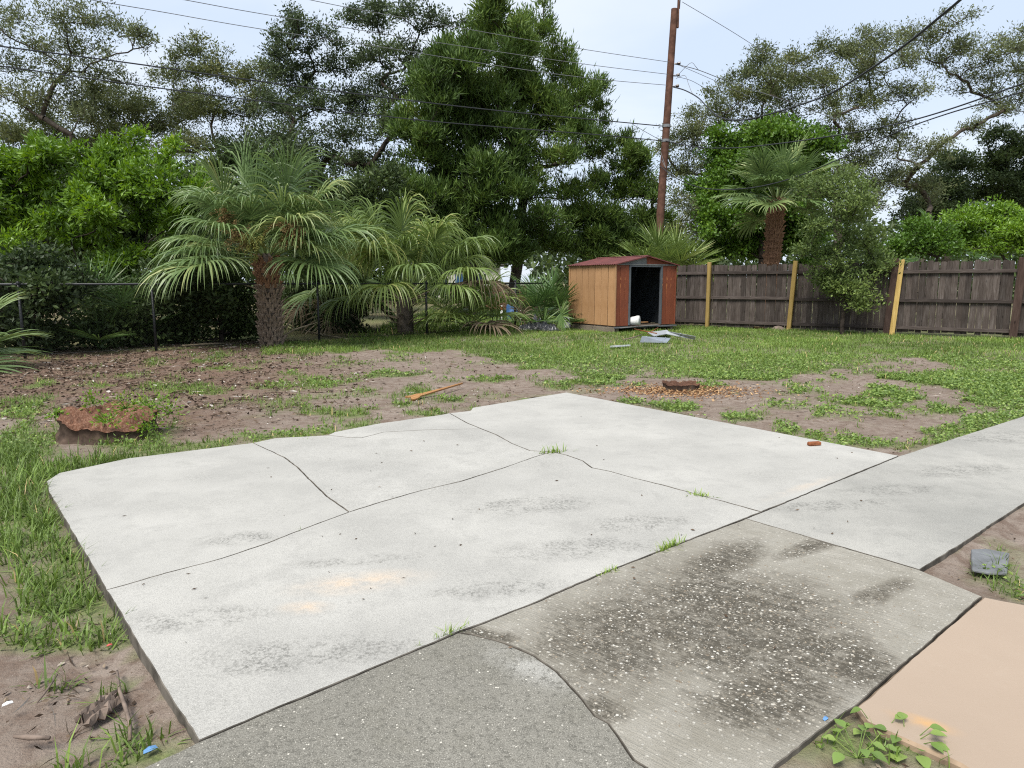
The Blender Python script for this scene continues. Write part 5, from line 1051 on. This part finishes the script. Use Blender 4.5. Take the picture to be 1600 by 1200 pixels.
# crumpled tarp
a = gp(806, 515); nx_, ny_ = 44, 22; gu, gv = np.meshgrid(np.linspace(0, 1, nx_), np.linspace(0, 1, ny_)); tx = gu * 1.25 + .05 * (fbm(gu * 6, gv * 6, 3) - .5); ty = gv * .5 + .06 * (fbm(gu * 5, gv * 5, 6) - .5)
tz = .012 + .30 * np.sin(np.pi * gu) ** .8 * np.sin(np.pi * gv) ** .8 * (.35 + np.abs(fbm(gu * 9 + gv * 2, gv * 7, 8, 3) - .5) * 3.2); id_ = np.arange(nx_ * ny_).reshape(ny_, nx_); q = np.stack([id_[:-1, :-1], id_[:-1, 1:], id_[1:, 1:], id_[1:, :-1]], -1).reshape(-1, 4)
o = obj('crumpled_tarp', np_mesh('crumpled_tarp', np.stack([tx, ty, tz], -1).reshape(-1, 3), [q]), MT['tarp']); o.location = (a[0], a[1] - .55, .0); o.rotation_euler = (0, 0, R(-5)); tag(o, 'crumpled black plastic tarp heaped beside the shed', 'tarp')
# pipes, barrel, bricks behind the fence
for u, v0, v1, lab in ((783, 490, 471, 'white pipe stub with dark cap behind the fence, left one'), (813, 494, 476, 'white pipe stub with dark cap next to the corner post')):
    p = gp(u, 508); root = empty('pipe_stub', (p[0], p[1], 0), 0, lab, 'pipe'); MB().tube([(0, 0, -.05), (.02, 0, .52)], .035, 10).build('pipe', MT['white_plastic'], root, smooth=True)
    MB().tube([(.02, 0, .5), (.021, 0, .60)], .05, 10).build('cap', MT['brick_wood'], root); MB().tube([(.021, 0, .60), (.022, 0, .64)], .03, 8).build('tip', MT['white_plastic'], root)
p = gp(801, 500); br_ = empty('barrel', (p[0], p[1] + .3, 0), 0, 'dark blue plastic barrel behind the corner post', 'barrel')
MB().tube([(0, 0, 0), (0, 0, .05), (0, 0, .25), (0, 0, .27), (0, 0, .29), (0, 0, .5), (0, 0, .56), (0, 0, .58)], [.2, .22, .235, .25, .235, .235, .21, .12], 18).build('body', MT['blue_plastic'], br_, smooth=True)
MB().tube([(.08, 0, .57), (.08, 0, .60)], .03, 10).build('bung', MT['white_plastic'], br_)
o = MB().prism([(-.16, -.11, 0), (.15, -.12, 0), (.17, .10, 0), (-.14, .12, 0)], (0, 0, .055)).build('broken_paver', MT['old_brick'], None, .008); p = gp(1186, 514); o.location = (p[0], p[1], .01); o.rotation_euler = (.03, .05, .4); tag(o, 'broken tan paver lying at the foot of the wooden fence', 'paver')
o = MB().tube([(0, 0, -.04), (0, 0, .04), (.01, 0, .10), (.02, 0, .14)], [.17, .19, .14, .05], 9).build('rock', MT['old_stick'], None, .01); p = gp(1217, 517); o.location = (p[0], p[1], 0); o.scale = (1.1, .8, 1); tag(o, 'brown lump of root beside the yellow leaning post', 'root')
# far masonry wall, house and car seen through the gap beyond the fence
MT['far_brick'] = (lambda m: (m.base(m.mix(m.ramp(m.noise(m.coord(scale=(1, 1, 3)), 3, 4, .7), [(.4, 0), (.6, 1)]), (.17, .085, .055), (.33, .21, .13))), m.m)[1])(Mat('far_stacked_brick', .9, .1))
MT['far_white'] = plain('far_white_paint', (.58, .56, .50), .8, .2, .12, 2); MT['far_roof'] = plain('far_grey_shingle', (.11, .105, .10), .9, .1, .3, 4); MT['glass'] = plain('dark_window_glass', (.03, .04, .05), .1, .6, .1, 2)
q0, q1 = at(752, 450, 36), at(850, 450, 34); d = q1 - q0; L = math.hypot(d[0], d[1]); wl = empty('garden_wall', (q0[0], q0[1], 0), math.atan2(d[1], d[0]), 'far stacked brick wall with pale capping seen beyond the fence', 'wall')
rr2 = random.Random(5); nx_ = int(L / .44)
bme = MB().box((0, 0, 0), (.43, .22, .145)).build('brick', MT['far_brick'], None, .008); bd = bme.data; bpy.data.objects.remove(bme)
for k in range(8):
    for i in range(nx_):
        o = obj('brick', bd, None, wl); o.location = ((i + .5 + .5 * (k % 2)) * .44, rr2.uniform(-.012, .012), .075 + k * .15)
for i in range(nx_ // 2): 
    o = MB().box((0, 0, 0), (.86, .30, .10)).build('cap_stone', MT['far_white'], wl, .01); o.location = ((i + .5) * .88, 0, 1.26)
h0 = at(705, 450, 66); hs = empty('far_house', (h0[0], h0[1], 0), 0, 'white far house glimpsed between the palms and cedars', 'house')
MB().box((0, 0, 1.4), (9, 6, 2.8)).build('wall', MT['far_white'], hs); MB().prism([(-5, -3.5, 2.81), (5, -3.5, 2.81), (5, 0, 4.2), (-5, 0, 4.2)], (0, 0, .15)).build('roof', MT['far_roof'], hs); MB().prism([(-5, 3.5, 2.81), (5, 3.5, 2.81), (5, .02, 4.2), (-5, .02, 4.2)], (0, 0, .15)).build('roof', MT['far_roof'], hs)
for x in (-3, -.6, 2.8):
    o = MB().box((0, 0, 0), (1.2, .08, 1.1)).build('window', MT['far_white'], hs); o.location = (x, -3.02, 1.6); MB().box((0, -.045, 0), (1.04, .02, .94)).build('pane', MT['glass'], o)
o = MB().box((0, 0, 0), (.95, .06, 2.05)).build('door', MT['blue_plastic'], hs); o.location = (1.1, -3.02, 1.03)
# fallen dead fan by the tarp, green fan by the shed
for lab, (u, v), d, m_, sd in (('dry brown fallen palm fan beside the black tarp', (822, 514), (-.25, -.2, .85), 'palm_dead', 5), ('green cut palm fan lying against the shed corner', (868, 498), (.25, -.25, -.75), 'palm_g', 6)):
    p = gp(u, 516); z0 = .05 if sd == 5 else .95; rr3 = np.random.default_rng(sd); V, fs_, rn = frond_mesh((0, 0, z0), d, .35 if sd == 5 else .5, .5, rr3, 26, .8 if sd == 5 else .15, .3, .03, 110, .2)
    o = obj('palm_frond', np_mesh('palm_frond', V, fs_, {'rnd': ('FACE', rn)}), MT[m_]); o.location = (p[0], p[1] - .15, .02); tag(o, lab, 'palm frond')
# ------------------------------------------------------------------ tufts growing from the cracks
rt = np.random.default_rng(23)
def tuft(label, u, v, n, L, W, sp, ang=0, z=ZS):
    p = gp(u, v, z); t = rt.normal(size=n) * sp; x = t * math.cos(ang); y = t * math.sin(ang)
    V, q, tr = blades(x, y, np.full(n, -.012), rt.uniform(.4, 1, n) * L, W * rt.uniform(.7, 1.2, n), rt, .85)
    rn = np.clip(rt.uniform(.3, .9, n), 0, 1); o = obj('grass_tuft', np_mesh('grass_tuft', V, [q, tr], {'rnd': ('FACE', np.concatenate([rn, rn]))}), MT['grass']); o.location = tuple(p); tag(o, label, 'grass tuft', 'grass tufts growing in the concrete cracks')
tuft('grass tuft where the two long patio cracks meet', 863, 707, 60, .11, .010, .05, .2)
tuft('grass tuft in the long crack near the walkway joint', 1098, 775, 44, .09, .009, .03, -.3)
tuft('widest grass tuft in the joint beside the stained walkway', 1045, 856, 95, .085, .007, .055, R(41), ZW)
tuft('grass tuft in the joint, left of the widest one', 953, 893, 60, .06, .006, .04, R(41), ZW)
tuft('grass tuft at the corner where the three slabs meet', 700, 991, 46, .09, .005, .03, R(41), ZW)
tuft('tiny grass tuft in the joint left of the slab corner', 655, 1010, 14, .055, .004, .008, R(41), ZW)
tuft('sparse grass wisp in the middle patio crack', 476, 826, 9, .06, .004, .02, .3)
tuft('small grass wisp at the chipped patio edge', 470, 686, 14, .05, .006, .05, .1)
# broadleaf weeds at the bottom right
for lab, (u, v), k, s_ in (('broad leaved weed at the corner of the peach slab', (1415, 1168), 13, .05), ('low broad leaved weed left of the peach slab edge', (1340, 1185), 12, .042), ('small broad leaved weed under the stained slab edge', (1375, 1150), 8, .035)):
    p = gp(u, v, 0); root = empty('broadleaf_weed', (p[0], p[1], 0), 0, lab, 'weed')
    for i in range(k):
        a = i * 2.4 + rt.normal() * .3; e = rt.uniform(.3, 1.0); tip = np.array((math.cos(a) * math.cos(e), math.sin(a) * math.cos(e), math.sin(e))) * rt.uniform(.05, .10); L = s_ * rt.uniform(.75, 1.2); d = nrm(np.array((math.cos(a), math.sin(a), .15)) + rt.normal(size=3) * .2); sd = nrm(np.cross(d, (0, 0, 1.0))); up = np.cross(sd, d)
        ts = np.linspace(0, 1, 6); wd = np.array([.08, .42, .50, .42, .24, .02]) * L * .8; mid = tip + d * (ts * L)[:, None] - up * (ts ** 2 * L * .25)[:, None]
        V = np.concatenate([mid + sd * wd[:, None] + up * .25 * wd[:, None], mid, mid - sd * wd[:, None] + up * .25 * wd[:, None]]); j = np.arange(5); q = np.concatenate([np.stack([j, j + 1, j + 7, j + 6], 1), np.stack([j + 6, j + 7, j + 13, j + 12], 1)])
        sv, sq = prisms(np.zeros((1, 3)), tip[None], np.array([.0018]), np.array([.0012]), 4)
        obj('leaf', np_mesh('leaf', np.vstack([V, sv]), [q, sq + 18], {'rnd': ('FACE', np.full(len(q) + len(sq), rt.uniform(.3, .9)))}, True), MT['weed'], root)
# scraps of litter and small leaves blown on the slab
def scrap(label, u, v, z, s_, mat):
    b = MB(); b.v = [(-s_, -.4 * s_, 0), (.2 * s_, -.6 * s_, .3 * s_), (s_, -.1 * s_, .05 * s_), (.8 * s_, .5 * s_, .25 * s_), (-.1 * s_, .4 * s_, .45 * s_), (-.9 * s_, .3 * s_, .1 * s_)]; b.f = [(0, 1, 4, 5), (1, 2, 3, 4)]
    o = b.build('plastic_scrap', mat); md = o.modifiers.new('thickness', 'SOLIDIFY'); md.thickness = .002; o.location = tuple(gp(u, v, z)); o.rotation_euler = (0, 0, .6); tag(o, label, 'plastic scrap')
MT['scrap_blue'] = plain('bright_blue_plastic', (.10, .22, .42), .5, .4, .2, 30); MT['scrap_red'] = plain('red_plastic', (.45, .08, .07), .5, .4, .2, 30)
scrap('scrap of bright blue plastic on the stained slab edge', 1290, 1123, ZW + .002, .012, MT['scrap_blue']); scrap('scrap of pale plastic on soil by the bottom left', 12, 1100, .012, .016, MT['white_plastic']); scrap('small red plastic scrap in grass left of the patio', 171, 1008, .014, .010, MT['scrap_red']); scrap('blue plastic scrap beside the worn slab corner', 235, 1172, .006, .020, MT['scrap_blue'])
n = 70; uu_ = rt.uniform(150, 1350, n); vv_ = rt.uniform(650, 1020, n); q = np.array([gp(a, b, ZS + .004) for a, b in zip(uu_, vv_)]); k = on_slab(q[:, 0], q[:, 1]); q = q[k]; n = len(q)
lv, lq = leaf_quads(q, rt.normal(size=(n, 3)) * np.array((1, 1, .05)), rt.uniform(.012, .035, n), rt.uniform(.005, .012, n), rt, .15)
tag(obj('fallen_leaves', np_mesh('fallen_leaves', lv, [lq], {'rnd': ('FACE', rt.uniform(0, .7, n))}), MT['dry']), 'tiny dry leaves blown onto the patio', 'leaves', kind='stuff')

# exposed pebbles standing a little proud of the stained walkway
rp_ = np.random.default_rng(31); n = 9000; poly = px_poly(WALK[1][2], ZW); x = rp_.uniform(-.3, 2.3, n); y = rp_.uniform(1.6, 4.3, n); k = inside(poly, x, y)
for a, b in ((.03, 0), (-.03, 0), (0, .03), (0, -.03)): k &= inside(poly, x + a, y + b)
u, v, _ = proj(x, y, ZW); core = np.clip(1.25 - ((u - 1120) / 330) ** 2 - ((v - 1000) / 140) ** 2, .10, 1); k &= (core * (.35 + .9 * fbm(x * 3, y * 3, 95, 3)) > rp_.uniform(0, 1, n)); x, y = x[k], y[k]; n = len(x)
sz = .0022 + .0065 * rp_.uniform(0, 1, n) ** 2.2; jit = rp_.uniform(.65, 1.3, (n, 6, 3)) * np.array((1, 1, .38)); V = octa[None] * jit * sz[:, None, None]; an = rp_.uniform(0, 6.28, n); ca, sa = np.cos(an)[:, None], np.sin(an)[:, None]
V = np.stack([V[..., 0] * ca - V[..., 1] * sa * .7, V[..., 0] * sa + V[..., 1] * ca * .7, V[..., 2]], -1) + np.stack([x, y, np.full(n, ZW)], 1)[:, None]
MT['pebble'] = leaf_mat('shell_pebbles', [(0, (.13, .10, .07)), (.6, (.24, .205, .155)), (1, (.42, .40, .35))], 0, .7, .3)
sw = bpy.data.objects['stained_walkway']; o = obj('exposed_pebbles', np_mesh('exposed_pebbles', V.reshape(-1, 3), [(of[None] + (np.arange(n) * 6)[:, None, None]).reshape(-1, 3)], {'rnd': ('FACE', np.repeat(rp_.uniform(0, 1, n), 8))}), MT['pebble'], sw); o['kind'] = 'stuff'
